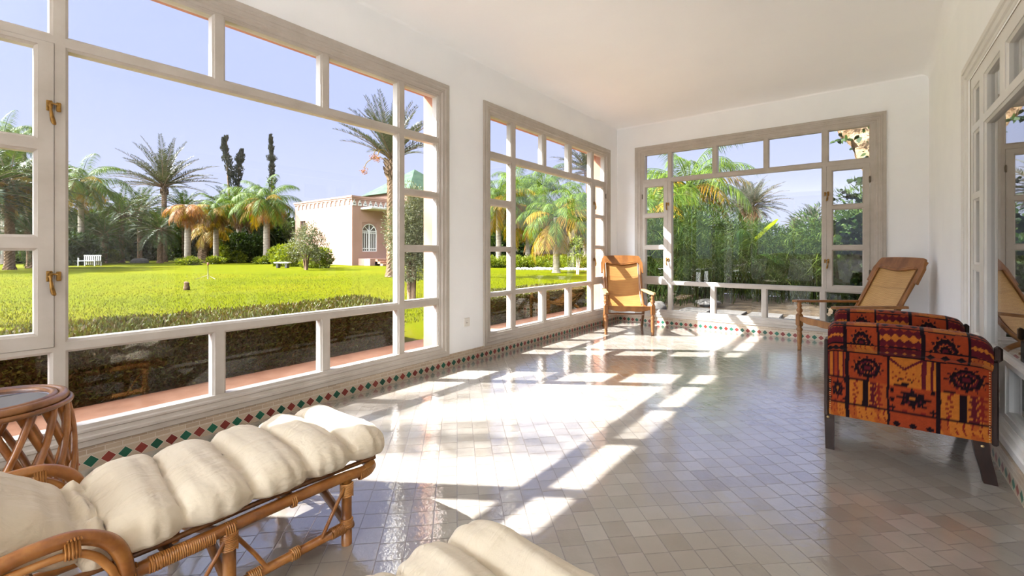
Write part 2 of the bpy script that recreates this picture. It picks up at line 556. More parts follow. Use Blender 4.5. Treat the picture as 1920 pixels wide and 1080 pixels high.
M_BARK = mat_noise('grey_palm_bark', lin(111, 99, 85), lin(150, 138, 122), 3, .9, .7, 14, .03, spec=.1, vscale=(1, 1, 5))
M_BARK_D = mat_noise('date_palm_bark', lin(79, 62, 46), lin(118, 94, 71), 5, .9, .8, 16, .05, spec=.1)
M_BARK_P = mat_noise('pale_peeling_bark', lin(116, 88, 60), lin(168, 144, 112), 9, .8, .8, 22, .03, spec=.1)
M_FRUIT = mat_leaf('orange_dates', [lin(214, 120, 32), lin(230, 150, 56)], .1)
M_ROOF = mat_noise('green_roof_tile', lin(44, 62, 48), lin(66, 84, 64), 2, .75, .6, 10, .04, spec=.1)
M_WHITE = mat_noise('white_painted_metal', lin(196, 194, 189), lin(205, 203, 198), 5, .5)
M_SHADEGLASS = mat_noise('dim_window_glass', lin(70, 62, 58), lin(90, 82, 76), 3, .15, spec=.6)
M_POT = mat_noise('brown_clay', lin(104, 60, 42), lin(131, 79, 57), 6, .8)
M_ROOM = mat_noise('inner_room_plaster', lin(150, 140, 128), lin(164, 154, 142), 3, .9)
L_PANES = [(-0.0372, 0.3311, 2.1608, 2.5332), (0.3976, 1.0226, 2.1608, 2.5332), (1.094, 1.713, 2.1608, 2.5332), (1.7834, 2.3994, 2.1608, 2.5332), (2.4769, 2.8453, 2.1608, 2.5332), (0.3976, 2.3994, 0.6622, 2.0934), (2.4769, 2.8453, 1.6485, 2.0934), (2.4769, 2.8453, 1.1564, 1.5891), (2.4769, 2.8453, 0.6723, 1.0919), (-0.0372, 0.3311, 0.2224, 0.5988), (0.3976, 1.0236, 0.2224, 0.5988), (1.097, 1.713, 0.2224, 0.5988), (1.7905, 2.3994, 0.2224, 0.5988), (2.4769, 2.8453, 0.2224, 0.5988)]
L_SASH = [((-0.0503, 0.3452, 0.634, 2.1115), [(0.0302, 0.2788, 1.6505, 2.0803), (0.0302, 0.2788, 1.1795, 1.5761), (0.0302, 0.2788, 0.7085, 1.103)], 'r')]
M_PANES = [(3.6081, 3.9564, 2.1648, 2.5392), (4.046, 4.5834, 2.1648, 2.5392), (4.674, 5.2074, 2.1648, 2.5392), (5.298, 5.8385, 2.1648, 2.5392), (5.924, 6.2652, 2.1648, 2.5392), (4.046, 5.8385, 0.6642, 2.0863), (3.6081, 3.9564, 1.6616, 2.0843), (3.6081, 3.9564, 1.1523, 1.5881), (3.6081, 3.9564, 0.6592, 1.095), (3.6081, 3.9564, 0.2395, 0.6088), (4.046, 4.5834, 0.2395, 0.6088), (4.674, 5.2074, 0.2395, 0.6088), (5.298, 5.8385, 0.2395, 0.6088), (5.924, 6.2652, 0.2395, 0.6088)]
M_SASH = [((5.9109, 6.2803, 0.627, 2.1065), [(5.9683, 6.235, 1.6475, 2.0642), (5.9683, 6.235, 1.1876, 1.5932), (5.9683, 6.235, 0.7206, 1.1332)], 'l')]
B_PANES = [(-2.6429, -2.2938, 2.2013, 2.5724), (-2.2276, -1.669, 2.2013, 2.5724), (-1.5958, -1.0331, 2.2013, 2.5724), (-0.9659, -0.3982, 2.2013, 2.5724), (-0.324, 0.0632, 2.2013, 2.5724), (-2.2276, -0.3982, 0.6587, 2.1331), (-2.6429, -2.2938, 0.2194, 0.5965), (-2.2276, -1.695, 0.2194, 0.5965), (-1.6218, -1.0561, 0.2194, 0.5965), (-0.9859, -0.4182, 0.2194, 0.5965), (-0.351, 0.0632, 0.2194, 0.5965)]
B_SASH = [((-2.679, -2.2908, 0.6236, 2.1471), [(-2.6258, -2.357, 1.6847, 2.0789), (-2.6258, -2.357, 1.1983, 1.6065), (-2.6258, -2.357, 0.7189, 1.1201)], 'r'), ((-0.346, 0.0672, 0.6276, 2.1371), [(-0.2818, 0.0, 1.6707, 2.0779), (-0.2818, 0.0, 1.1782, 1.6035), (-0.2818, 0.0, 0.6878, 1.107)], 'l')]
# ------------------------------------------------------------------ walls
def wall_mesh(u0, u1, z0, z1, holes, th):
    """local x along the wall, y outward, z up; material 0 room side, 1 outer side and reveals"""
    mb = MB()
    us = sorted({u0, u1, *[h[0] for h in holes], *[h[1] for h in holes]})
    zs = sorted({z0, z1, *[h[2] for h in holes], *[h[3] for h in holes]})
    for a, b in zip(us, us[1:]):
        for c, d in zip(zs, zs[1:]):
            mu, mz = (a + b) / 2, (c + d) / 2
            if any(h[0] < mu < h[1] and h[2] < mz < h[3] for h in holes):
                continue
            mb.add([(a, 0, c), (b, 0, c), (b, 0, d), (a, 0, d)], [(0, 1, 2, 3)], 0)
            mb.add([(a, th, c), (b, th, c), (b, th, d), (a, th, d)], [(3, 2, 1, 0)], 1)
    for h in holes:
        a, b, c, d = h
        mb.add([(a, 0, c), (a, th, c), (a, th, d), (a, 0, d)], [(3, 2, 1, 0)], 1)
        mb.add([(b, 0, c), (b, th, c), (b, th, d), (b, 0, d)], [(0, 1, 2, 3)], 1)
        mb.add([(a, 0, d), (b, 0, d), (b, th, d), (a, th, d)], [(0, 1, 2, 3)], 1)
        mb.add([(a, 0, c), (b, 0, c), (b, th, c), (a, th, c)], [(3, 2, 1, 0)], 1)
    mb.add([(u0, 0, z0), (u0, th, z0), (u0, th, z1), (u0, 0, z1)], [(0, 1, 2, 3)], 1)
    mb.add([(u1, 0, z0), (u1, th, z0), (u1, th, z1), (u1, 0, z1)], [(3, 2, 1, 0)], 1)
    return mb


ROT = {'left': pi / 2, 'back': 0.0, 'right': -pi / 2, 'rear': pi}
LOC = {'left': (LW, 0, 0), 'back': (0, BW, 0), 'right': (RW, 0, 0), 'rear': (0, -4.2, 0)}
TH = .3


def place(o, side):
    o.rotation_euler = (0, 0, ROT[side]); o.location = LOC[side]; return o


OPEN_L = (-.17, 2.936, .10, 2.62)
OPEN_M = (3.51, 6.30, .10, 2.62)
OPEN_S = (-3.95, -1.35, .10, 2.62)
OPEN_B = (-2.72, .15, .10, 2.665)
OPEN_R = (-4.31, -1.76, .17, 2.26)
OPEN_REAR = (-.42, 2.95, .92, 2.86)          # local x of the rear wall runs to the other side
wl = place(wall_mesh(-4.5, BW, 0, CEIL + .12, [OPEN_L, OPEN_M, OPEN_S], TH).build('wall_left', [M_WALL, M_PINK]), 'left')
wb = place(wall_mesh(LW - TH, RW + .14, 0, CEIL + .12, [OPEN_B], TH).build('wall_back', [M_WALL, M_PINK]), 'back')
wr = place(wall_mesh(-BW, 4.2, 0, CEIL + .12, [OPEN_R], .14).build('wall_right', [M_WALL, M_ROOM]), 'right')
wq = place(wall_mesh(-RW - .14, -LW, 0, CEIL + .12, [OPEN_REAR], TH).build('wall_rear', [M_WALL, M_PINK]), 'rear')
for o in (wl, wb, wr, wq): tag(o, kind='structure')

mb = MB(); mb.box((LW, -4.2, -.1), (RW, BW, 0)); tag(mb.build('floor', M_FLOOR), kind='structure')
mb = MB(); mb.box((LW - TH, -4.5, CEIL), (RW + .14, BW + TH, CEIL + .3)); tag(mb.build('ceiling', M_CEIL), kind='structure')

# plaster cove where walls meet the ceiling
def cove(path_fn, L0, L1, r, name):
    mb = MB()
    n = 8
    pr = [(r * (1 - sin(a)), r * (1 - cos(a))) for a in [pi / 2 * i / n for i in range(n + 1)]]   # (out from wall, down from ceiling)
    vs = []; fs = []
    for L in (L0, L1):
        for o, d in pr: vs.append(path_fn(L, o, CEIL - d))
    k = n + 1
    for i in range(n): fs.append((i, i + 1, k + i + 1, k + i))
    mb.add(vs, fs, 0, True)
    tag(mb.build(name, M_CEIL), kind='structure')


cove(lambda L, o, z: (RW - o, L, z), -4.2, BW, .075, 'trim_1')
cove(lambda L, o, z: (LW + o, L, z), -4.2, BW, .02, 'trim_2')
cove(lambda L, o, z: (L, BW - o, z), LW, RW, .02, 'trim_3')

# mosaic skirtings
def skirting(side, u0, u1, name, th=.012):
    mb = MB(); H = .119
    q = [(u0, -th, 0), (u1, -th, 0), (u1, -th, H), (u0, -th, H), (u0, 0, H), (u1, 0, H), (u0, 0, 0), (u1, 0, 0)]
    o = mb.add(q, [(0, 1, 2, 3), (3, 2, 5, 4), (1, 7, 5, 2), (6, 0, 3, 4)])
    for i, (x, y, z) in enumerate(q): mb.uv[o + i] = (x + .03, z + (0 if y < 0 else -y * .2))
    tag(place(mb.build(name, M_SKIRT), side), kind='structure')


skirting('left', -4.2, BW, 'baseboard_left')
skirting('back', LW, RW, 'baseboard_back')
skirting('right', -BW, 4.2, 'baseboard_right', .03)
skirting('rear', -RW, -LW, 'baseboard_rear')


# ------------------------------------------------------------------ windows
def frame_mesh(rect, holes, yf, yb, mb=None, bead=.012):
    """flat members with a putty bead round every pane; holes are (u0,u1,z0,z1[,bead])"""
    mb = mb or MB()
    H = []
    for h in holes:
        b = h[4] if len(h) > 4 else bead
        H.append((h[0] - b, h[1] + b, h[2] - b, h[3] + b))
    u0, u1, z0, z1 = rect
    us = sorted({u0, u1, *[h[0] for h in H], *[h[1] for h in H]}); zs = sorted({z0, z1, *[h[2] for h in H], *[h[3] for h in H]})
    for a, b in zip(us, us[1:]):
        for c, d in zip(zs, zs[1:]):
            mu, mz = (a + b) / 2, (c + d) / 2
            if any(h[0] < mu < h[1] and h[2] < mz < h[3] for h in H): continue
            mb.add([(a, yf, c), (b, yf, c), (b, yf, d), (a, yf, d)], [(0, 1, 2, 3)])
            mb.add([(a, yb, c), (b, yb, c), (b, yb, d), (a, yb, d)], [(3, 2, 1, 0)])

    def ring(r1, y1, r2, y2):
        c = lambda r: [(r[0], r[2]), (r[1], r[2]), (r[1], r[3]), (r[0], r[3])]
        A = [(p[0], y1, p[1]) for p in c(r1)] + [(p[0], y2, p[1]) for p in c(r2)]
        mb.add(A, [(i, (i + 1) % 4, 4 + (i + 1) % 4, 4 + i)[::-1] for i in range(4)])
    for h, hp in zip(holes, H):
        b = h[4] if len(h) > 4 else bead
        r = h[:4]
        if b > 0:
            ring(hp, yf, hp, yf + .005); ring(hp, yf + .005, r, yf + .013); ring(r, yf + .013, r, yb)
        else:
            ring(r, yf, r, yb)
    o = rect
    ring((o[1], o[0], o[2], o[3]), yf, (o[1], o[0], o[2], o[3]), yb)
    return mb


CASE_PROF = [(0, 0), (0, .016), (.004, .020), (.030, .020), (.036, .026), (.050, .026), (.055, .018), (.072, .014), (.078, .018), (.088, .016), (.094, .006), (.112, .002), (.112, -.012)]


def casing_mesh(outer, mb=None, prof=CASE_PROF):
    mb = mb or MB()
    u0, u1, z0, z1 = outer; vs = []
    for t, p in prof:
        vs += [(u0 + t, -p, z0 + t), (u1 - t, -p, z0 + t), (u1 - t, -p, z1 - t), (u0 + t, -p, z1 - t)]
    fs = []
    for i in range(len(prof) - 1):
        for j in range(4):
            j2 = (j + 1) % 4
            fs.append((i * 4 + j, i * 4 + j2, (i + 1) * 4 + j2, (i + 1) * 4 + j))
    mb.add(vs, fs)
    return mb


def handle_mesh(side):
    """brass lever: plate and drop handle on the sash, keeper on the post. origin = joint line"""
    mb = MB(); s = -1 if side == 'r' else 1          # sash lies on side s of the joint
    mb.bbox((s * .016 - .011, -.006, -.022), (s * .016 + .011, 0, .030), .003)
    mb.bbox((-s * .016 - .009, -.007, -.020), (-s * .016 + .009, 0, .026), .006)
    mb.lathe([(.0, -.004), (.009, -.003), (.009, .004), (0, .006)], (0, 0, 0), 12, M=Matrix.Translation((s * .014, -.012, .004)) @ Matrix.Rotation(pi / 2, 4, 'X'))
    mb.tube([(s * .018, -.012, .012), (s * .006, -.016, .014), (-s * .012, -.013, .012)], [.006, .005, .004], 8)
    pts = spline([(s * .014, -.014, .012), (s * .013, -.022, -.015), (s * .010, -.027, -.05), (s * .004, -.026, -.078), (-s * .003, -.022, -.088)], 12)
    mb.tube(pts, [.004, .0045, .005, .0055, .0065, .0075, .0085, .0092, .0095, .0092, .0085, .0065, .003], 10)
    mb.lathe([(.0, -.004), (.004, -.003), (.004, .003), (0, .004)], (s * .016, -.006, .024), 8)
    return mb


def hinge_mesh():
    mb = MB(); mb.lathe([(.002, -.04), (.006, -.036), (.006, .036), (.002, .04)], (0, -.008, 0), 8)
    mb.bbox((-.009, -.004, -.03), (.009, 0, .03), .001); return mb


def window(name, side, opening, case, panes, sashes, note, mats=(M_PAINT, M_GLASS), handle_z=(1.80, .975), yf=.004):
    root = thing(name, None, None, kind='structure')
    place(root, side)
    if case: casing_mesh(case).build('casing', mats[0], root)
    holes = list(panes)
    for o, ps, sd in sashes:
        holes.append((o[0] - .002, o[1] + .002, o[2] - .002, o[3] + .002, 0))
    frame_mesh(opening, holes, yf, .075).build('frame', mats[0], root)

    def glass(p, par, y):
        mb = MB(); e = .004; mb.box((p[0] - e, y, p[2] - e), (p[1] + e, y + .004, p[3] + e)); mb.build('pane', mats[1], par)
    for p in panes: glass(p, root, .034)
    for o, ps, sd in sashes:
        c = frame_mesh(o, ps, 0.0, .062).build('casement', mats[0], root)
        for p in ps: glass(p, c, .030)
        ju = o[1] if sd == 'r' else o[0]; hu = o[0] if sd == 'r' else o[1]
        for z in handle_z:
            h = handle_mesh(sd).build('handle', M_BRASS, c, (ju, 0, z)); h['label'] = 'brass drop handle'
        for z in (1.94, .845):
            hinge_mesh().build('hinge', M_IRON, c, (hu, 0, z))
    return root


window('window_1', 'left', OPEN_L, (-.19, 2.979, .112, 2.666), L_PANES, L_SASH, '')
window('window_2', 'left', OPEN_M, (3.473, 6.425, .112, 2.666), M_PANES, M_SASH, '')
window('window_3', 'back', OPEN_B, (-2.796, .217, .112, 2.71), B_PANES, B_SASH, '')
R_P = [(-4.2292, -4.0427, 1.9446, 2.166), (-4.2292, -4.0427, 0.276, 0.5005), (-3.8986, -3.5123, 1.9446, 2.166), (-3.8986, -3.5123, 0.276, 0.5005), (-3.3784, -2.8325, 1.9446, 2.166), (-3.3784, -2.8325, 0.276, 0.5005), (-2.6986, -2.1733, 1.9446, 2.166), (-2.6986, -2.1733, 0.276, 0.5005), (-2.0291, -1.8437, 1.9446, 2.166), (-2.0291, -1.8437, 0.276, 0.5005), (-3.8986, -2.1733, 0.5489, 1.8725), (-4.2292, -4.0427, 1.4914, 1.8746), (-4.2292, -4.0427, 1.0279, 1.4296), (-4.2292, -4.0427, 0.5644, 0.9661), (-2.0291, -1.8437, 1.4914, 1.8746), (-2.0291, -1.8437, 1.0279, 1.4296), (-2.0291, -1.8437, 0.5644, 0.9661)]
window('window_4', 'right', OPEN_R, (-4.49, -1.60, .122, 2.385), R_P, [], '', (M_PAINT_FRESH, M_GLASS_IN))
S_P = [(-3.88, -2.70, .67, 2.54), (-2.60, -1.42, .67, 2.54), (-3.88, -2.70, .18, .6), (-2.60, -1.42, .18, .6)]
window('added_window_1', 'left', OPEN_S, (-4.03, -1.27, .112, 2.666), S_P, [], '')  # unseen window added behind the camera to bring in sun and daylight
Q_P = [(-.36, .68, 1.0, 2.8), (.74, 1.79, 1.0, 2.8), (1.85, 2.89, 1.0, 2.8)]
window('added_window_2', 'rear', OPEN_REAR, (-.50, 3.03, .84, 2.93), Q_P, [], '')  # added rear glazing, lets the bright sky lobe into the room

# wall socket between the two left windows
so = thing('wall_socket', 'small white wall socket low on the wall between the two left windows', 'socket', (LW + .001, 3.226, .397), pi / 2)
mb = MB(); mb.bbox((-.042, -.010, -.042), (.042, 0, .042), .004); mb.build('plate', M_SOCKET, so)
mb = MB(); mb.lathe([(.021, 0), (.021, .003), (.018, .003), (.016, -.004), (0, -.004)], (0, 0, 0), 16, M=Matrix.Translation((.0, -.0105, -.002)) @ Matrix.Rotation(pi / 2, 4, 'X'))
mb.build('outlet', M_SOCKET, so)
mb = MB()
for x in (-.008, .008): mb.lathe([(.003, 0), (.003, .006), (0, .006)], (0, 0, 0), 8, M=Matrix.Translation((x, -.0075, -.002)) @ Matrix.Rotation(pi / 2, 4, 'X'))
mb.build('contact', M_DARK, so)

# the room on the other side of the right-hand window
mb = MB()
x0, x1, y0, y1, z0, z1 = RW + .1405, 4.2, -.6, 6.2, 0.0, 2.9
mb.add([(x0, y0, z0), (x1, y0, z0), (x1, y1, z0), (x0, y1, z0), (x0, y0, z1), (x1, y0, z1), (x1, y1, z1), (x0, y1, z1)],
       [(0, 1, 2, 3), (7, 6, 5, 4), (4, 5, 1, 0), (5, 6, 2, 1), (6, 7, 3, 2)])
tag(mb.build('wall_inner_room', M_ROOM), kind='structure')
# ------------------------------------------------------------------ rattan loungers (x across, y towards the foot)
def bind(mb, c, axis, r, L, n=None, wire=.0028):
    """a few turns of cane binding around a pole at c along axis"""
    axis = Vector(axis).normalized(); n = n or max(3, int(L / (wire * 1.9)))
    a = axis.orthogonal().normalized(); b = axis.cross(a)
    pts = []
    for i in range(n * 8 + 1):
        t = i / (n * 8); an = 2 * pi * t * n
        pts.append(Vector(c) + axis * ((t - .5) * L) + (a * cos(an) + b * sin(an)) * r)
    mb.tube(pts, wire, 5)


LX = .265


def rail_z(y): return .245 + (.010 if y > .5 else 0) - .05 * smoothstep(.9, 1.12, y) * .35


def make_lounger():
    root = thing('rattan_lounger', 'rattan sun lounger under the window beside the round table, its side fully in view', 'lounger', (-1.795, 0, 0), 0, 'rattan loungers in the foreground')
    # long side rails bent round at the foot
    p = []
    for s in (-1, 1):
        seg = [(s * LX, y, rail_z(y)) for y in (-.62, -.3, 0, .3, .6, .9, 1.0)]
        p.append(seg)
    foot = [(-LX, 1.0, .243), (-LX + .02, 1.055, .238), (-LX + .075, 1.083, .236), (-.12, 1.088, .236), (0, 1.088, .236), (.12, 1.088, .236), (LX - .075, 1.083, .236), (LX - .02, 1.055, .238), (LX, 1.0, .243)]
    path = p[0] + foot[1:-1] + p[1][::-1]
    mb = MB(); mb.tube(spline(path, 90), .0185, 10); mb.build('side_rail', M_RATTAN, root)
    # light bed frame just under the cushion
    mb = MB()
    for s in (-1, 1):
        mb.tube(spline([(s * .235, -.1, .295), (s * .24, .3, .277), (s * .24, .7, .279), (s * .235, 1.09, .266)], 24), .0085, 8)
    for y in (.02, .14, .26, .36, .47, .58, .69, .80, .91, 1.02, 1.085):
        mb.tube([(-.24, y, .276), (.24, y, .276)], .0075, 6)
    for y in (-.02, .40, .745):
        mb.tube([(-LX, y, .252), (LX, y, .252)], .016, 8)
    # sloping back frame
    for s in (-1, 1):
        mb.tube([(s * .245, .2, .26), (s * .25, -.15, .50), (s * .25, -.62, .86)], .012, 8)
    for k in range(6):
        t = k / 5; mb.tube([(-.25, .1 - .7 * t, .33 + .52 * t), (.25, .1 - .7 * t, .33 + .52 * t)], .008, 6)
    mb.build('bed_frame', M_RATTAN_D, root)
    for s in (-1, 1):
        for y in (-.35, .549, .946):
            mb = MB(); mb.tube([(s * LX, y, 0), (s * LX, y, .12), (s * LX, y, .262)], [.0195, .0185, .018], 12)
            mb.build('leg', M_RATTAN, root)
        mb = MB(); mb.tube([(s * LX, -.38, .066), (s * LX, .3, .064), (s * LX, .97, .066)], .0155, 10); mb.build('stretcher', M_RATTAN, root)
    for y in (-.35, .549, .946):
        mb = MB(); mb.tube([(LX, y, .075), (-.0, y + .012, .16), (-LX, y + .012, .245)], .016, 8); mb.build('cross_brace', M_RATTAN_D, root)
        mb = MB(); mb.tube([(-LX, y, .075), (.0, y - .022, .16), (LX - .03, y - .022, .245)], .012, 8); mb.build('cross_brace', M_RATTAN_D, root)
    # thin rods splayed from the legs
    for s in (-1, 1):
        for y, ds in ((.549, (-.115, .115)), (.946, (-.11,)), (-.35, (-.1, .1))):
            for d in ds:
                mb = MB(); mb.tube([(s * (LX + .012), y + d * .12, .225), (s * (LX + .010), y + d * .6, .14), (s * (LX + .006), y + d, .060)], .0065, 8)
                mb.build('brace_rod', M_RATTAN, root)
    # bindings of split cane
    for s in (-1, 1):
        for (c, ax, r, L) in (((s * LX, .549, .215), (0, 0, 1), .024, .055), ((s * LX, .549, .248), (0, 1, 0), .0225, .03), ((s * LX, .946, .205), (0, 0, 1), .023, .05), ((s * LX, .946, .080), (0, 0, 1), .022, .035), ((s * LX, .43, .246), (0, 1, 0), .0205, .16),
                              ((s * LX, .30, .245), (0, 1, 0), .0225, .05), ((s * LX, .915, .066), (0, 1, 0), .0185, .07), ((s * LX, .75, .066), (0, 1, 0), .0185, .03), ((s * LX, .62, .065), (0, 1, 0), .0185, .04), ((s * LX, .37, .245), (0, 1, 0), .021, .02), ((s * LX, .745, .25), (0, 1, 0), .021, .018)):
            mb = MB(); bind(mb, c, ax, r, L); mb.build('binding', M_BIND, root)
        mb = MB()
        for k in range(22):
            t = k / 21; an = t * 1.35
            c = Vector((s * (LX - .05 + .05 * cos(an)), 1.0 + .075 * sin(an), .240)); axv = (-s * sin(an) * .05, .075 * cos(an), 0)
            bind(mb, c, axv, .0205, .006, 1, .0026)
        mb.build('binding', M_BIND, root)
    # arm hoops
    for s in (-1, 1):
        x = s * (LX + .012)
        mb = MB()
        mb.tube(spline([(x, -.62, .42), (x, -.3, .403), (x, .02, .392), (x, .13, .402), (x, .205, .398), (x, .262, .365), (x, .292, .315), (x, .306, .25)], 40), .0185, 10)
        mb.build('arm_rest', M_RATTAN, root)
        mb = MB()
        xx = x + s * .006
        mb.tube(spline([(xx, -.62, .39), (xx, -.1, .362), (xx, .08, .367), (xx, .19, .366), (xx, .238, .340), (xx, .268, .295), (xx, .285, .255)], 36), .0095, 8)
        mb.build('arm_rod', M_BIND, root)
        mb = MB()
        for q in range(5):
            bind(mb, (x + s * .003, .188 + .006 * q, .382 - .0006 * q), (0, 1, 0), .030 - .001 * abs(q - 2), .005, 1, .0026)
        mb.build('binding', M_BIND, root)
    return root


lounger = make_lounger()
L2 = dup(lounger, (-.712, -.205, 0), -.12, 'second rattan sun lounger nearest the camera, almost hidden under its cream cushion')


def make_cushion_mesh():
    """long tufted cushion: path in the (y, z) plane, seams across it"""
    path = [(-.80, 1.00), (-.62, .875), (-.43, .73), (-.24, .585), (-.07, .462), (.06, .385), (.17, .330), (.25, .312), (.31, .316), (.44, .318), (.60, .316), (.77, .316), (.93, .314), (1.05, .312), (1.145, .305)]
    seams = [-.80, -.62, -.30, .225, .285, .455, .640, .820, .985, 1.135]
    P = spline([(0, y, z) for y, z in path], 420)
    ys = [p.y for p in P]
    NS, NT_ = 300, 72
    rows = []
    y0, y1 = -.80, 1.138
    # resample by y
    def at(y):
        for i in range(len(P) - 1):
            if P[i].y <= y <= P[i + 1].y:
                t = (y - P[i].y) / max(1e-9, P[i + 1].y - P[i].y)
                return P[i].lerp(P[i + 1], t), (P[min(i + 3, len(P) - 1)] - P[max(i - 3, 0)]).normalized()
        return P[-1], (P[-1] - P[-6]).normalized()
    mb = MB(); vs = []
    for i in range(NS + 1):
        y = y0 + (y1 - y0) * i / NS
        c, T = at(y)
        N = Vector((0, -T.z, T.y))
        for j in range(NT_):
            th = 2 * pi * j / NT_
            cx, sz = cos(th), sin(th)
            ex = abs(cx) ** .56 * (1 if cx >= 0 else -1)
            ez = abs(sz) ** (.78 if sz >= 0 else .8) * (1 if sz >= 0 else -1)
            # the stitched seams run a little askew
            ys = y + (.075 * ex * .27 * smoothstep(.30, .45, y) * (1 - smoothstep(.95, 1.06, y)))
            k = 0
            for a, b in zip(seams, seams[1:]):
                if a <= ys <= b + 1e-6: break
                k += 1
            k = min(k, len(seams) - 2)
            a, b = seams[k], seams[k + 1]
            u = min(1, max(0, (ys - a) / (b - a)))
            hump = max(0, sin(pi * (u ** (1.25 if k == 4 else 1)))) ** .44
            if b - a < .08: hump *= .45
            big = 1.5 if b < .24 else 1.0
            last = (b > 1.1)
            if last:   # foot end rounds off
                hump = max(0, sin(pi * min(u * .62, .31) / .62)) ** .44 if u < .5 else sqrt(max(0, 1 - ((u - .5) / .5) ** 2.6))
            up = .026 + .058 * hump * big
            lo = .030 + .010 * hump
            if last and u > .5: lo *= .35 + .65 * hump
            w = .272 + .018 * hump if b > .24 else .226 + .018 * hump
            if last and u > .5: w = .225 + .06 * hump
            x = w * ex
            h = (up if sz >= 0 else lo) * ez
            # side panels: a tucked boxing strip with gathers
            q = Vector((x, y, 0)) * 1.0
            edge = smoothstep(.55, 1.0, abs(ex))
            pin = exp(-((u - 0) / .16) ** 2) + exp(-((u - 1) / .16) ** 2)
            wr = mnoise.noise(Vector((x * 3.0 + 7, y * 24, k * 3.1))) * .0090 * (1 - .4 * edge) + mnoise.noise(Vector((x * 14, y * 7 + 4, k * 1.7))) * .0065
            wr += mnoise.noise(Vector((x * 5 + 3, y * 60, k))) * .0035 * edge
            # creases running out of the seams
            wr += pin * .0085 * (.4 + abs(mnoise.noise(Vector((x * 6, k * 5.0, 2))))) * sin(x * 84 + 7 * mnoise.noise(Vector((x * 9, k, 0)))) * (.4 + .6 * hump)
            x -= (1 if x > 0 else -1) * edge * (pin * .014 + .003 * sin(u * 21 + k * 2) * (1 if sz > -.4 else 0))
            if .225 <= y <= .285:      # crumpled cloth in the fold
                wr += .016 * mnoise.noise(Vector((x * 13, y * 30, 5.0))) + .010 * sin(x * 60 + 6 * mnoise.noise(Vector((x * 8, 3, y * 9))))
            if sz < 0: wr *= .4
            v = c + N * (h + wr * (1 if sz >= 0 else -1)) + Vector((x, 0, 0))
            v += T * (.010 * mnoise.noise(Vector((x * 4, k * 2.3, 1.0))) * (1 - .3 * edge))
            if sz < 0 and y > .3 and v.z < .289: v.z = .289
            vs.append(v)
    fs = []
    for i in range(NS):
        for j in range(NT_):
            j2 = (j + 1) % NT_
            fs.append((i * NT_ + j, i * NT_ + j2, (i + 1) * NT_ + j2, (i + 1) * NT_ + j)[::-1])
    fs.append(list(range(NT_))); fs.append([NS * NT_ + j for j in range(NT_)][::-1])
    mb.add(vs, fs, 0, True)
    return mb


cushion = make_cushion_mesh().build('lounger_cushion', M_CLOTH, None, (-1.795, 0, 0))
tag(cushion, 'cream tufted cushion on the lounger by the window, its foot end in the sun', 'cushion', 'cream lounger cushions')
c2 = cushion.copy(); COL.objects.link(c2); c2.location = (-.712, -.205, 0); c2.rotation_euler = (0, 0, -.12)
c2['label'] = 'cream tufted cushion cut off by the bottom edge, on the nearer lounger'

# ------------------------------------------------------------------ rattan drum table with a glass top
tb = thing('rattan_side_table', 'round rattan drum table with dark glass top between lounger and window', 'side table', (-2.56, .115, 0))
R_, H_ = .215, .53
ring = lambda r, z, n=48: [(r * cos(2 * pi * i / n), r * sin(2 * pi * i / n), z) for i in range(n)]
mb = MB()
mb.tube(ring(R_ - .016, H_), .0165, 8, True); mb.tube(ring(R_ - .045, H_ + .004), .013, 8, True); mb.tube(ring(R_ + .003, H_ - .018), .010, 8, True)
mb.build('top_rim', M_RATTAN_D, tb)
mb = MB(); mb.lathe([(.172, H_ - .008), (.172, H_ + .004), (0, H_ + .004)], (0, 0, 0), 40, smooth=False); g_ = mb.build('glass_top', M_MIRROR, tb); g_['label'] = 'dark glass with the reflected sky tinted in'
mb = MB(); mb.tube(ring(.20, .018), .016, 8, True); mb.tube(ring(.19, .05), .010, 8, True); mb.build('base_ring', M_RATTAN_D, tb)
mb = MB()
for k in range(16):
    for d in (-1, 1):
        pts = []
        for i in range(13):
            t = i / 12; an = 2 * pi * k / 16 + d * (t - .5) * .95
            rr = .198 + .026 * sin(pi * t) + d * .007
            pts.append((rr * cos(an), rr * sin(an), .02 + (H_ - .035) * t))
        mb.tube(pts, .0115, 8)
mb.build('lattice', M_RATTAN, tb)


# ------------------------------------------------------------------ planter chairs with cane seats (front at y = 0, back towards +y)
LEGPROF = [(.0, 0), (.019, 0), (.021, .012), (.017, .03), (.024, .055), (.017, .066), (.021, .075), (.024, .12), (.025, .17), (.028, .19), (.019, .202), (.031, .222), (.031, .238), (.019, .256), (.029, .268), (.029, .27)]
LEGTOP = [(.029, .395), (.029, .40), (.018, .412), (.030, .430), (.030, .450), (.018, .472), (.023, .482), (.026, .50), (.017, .518), (.022, .53), (.022, .54)]


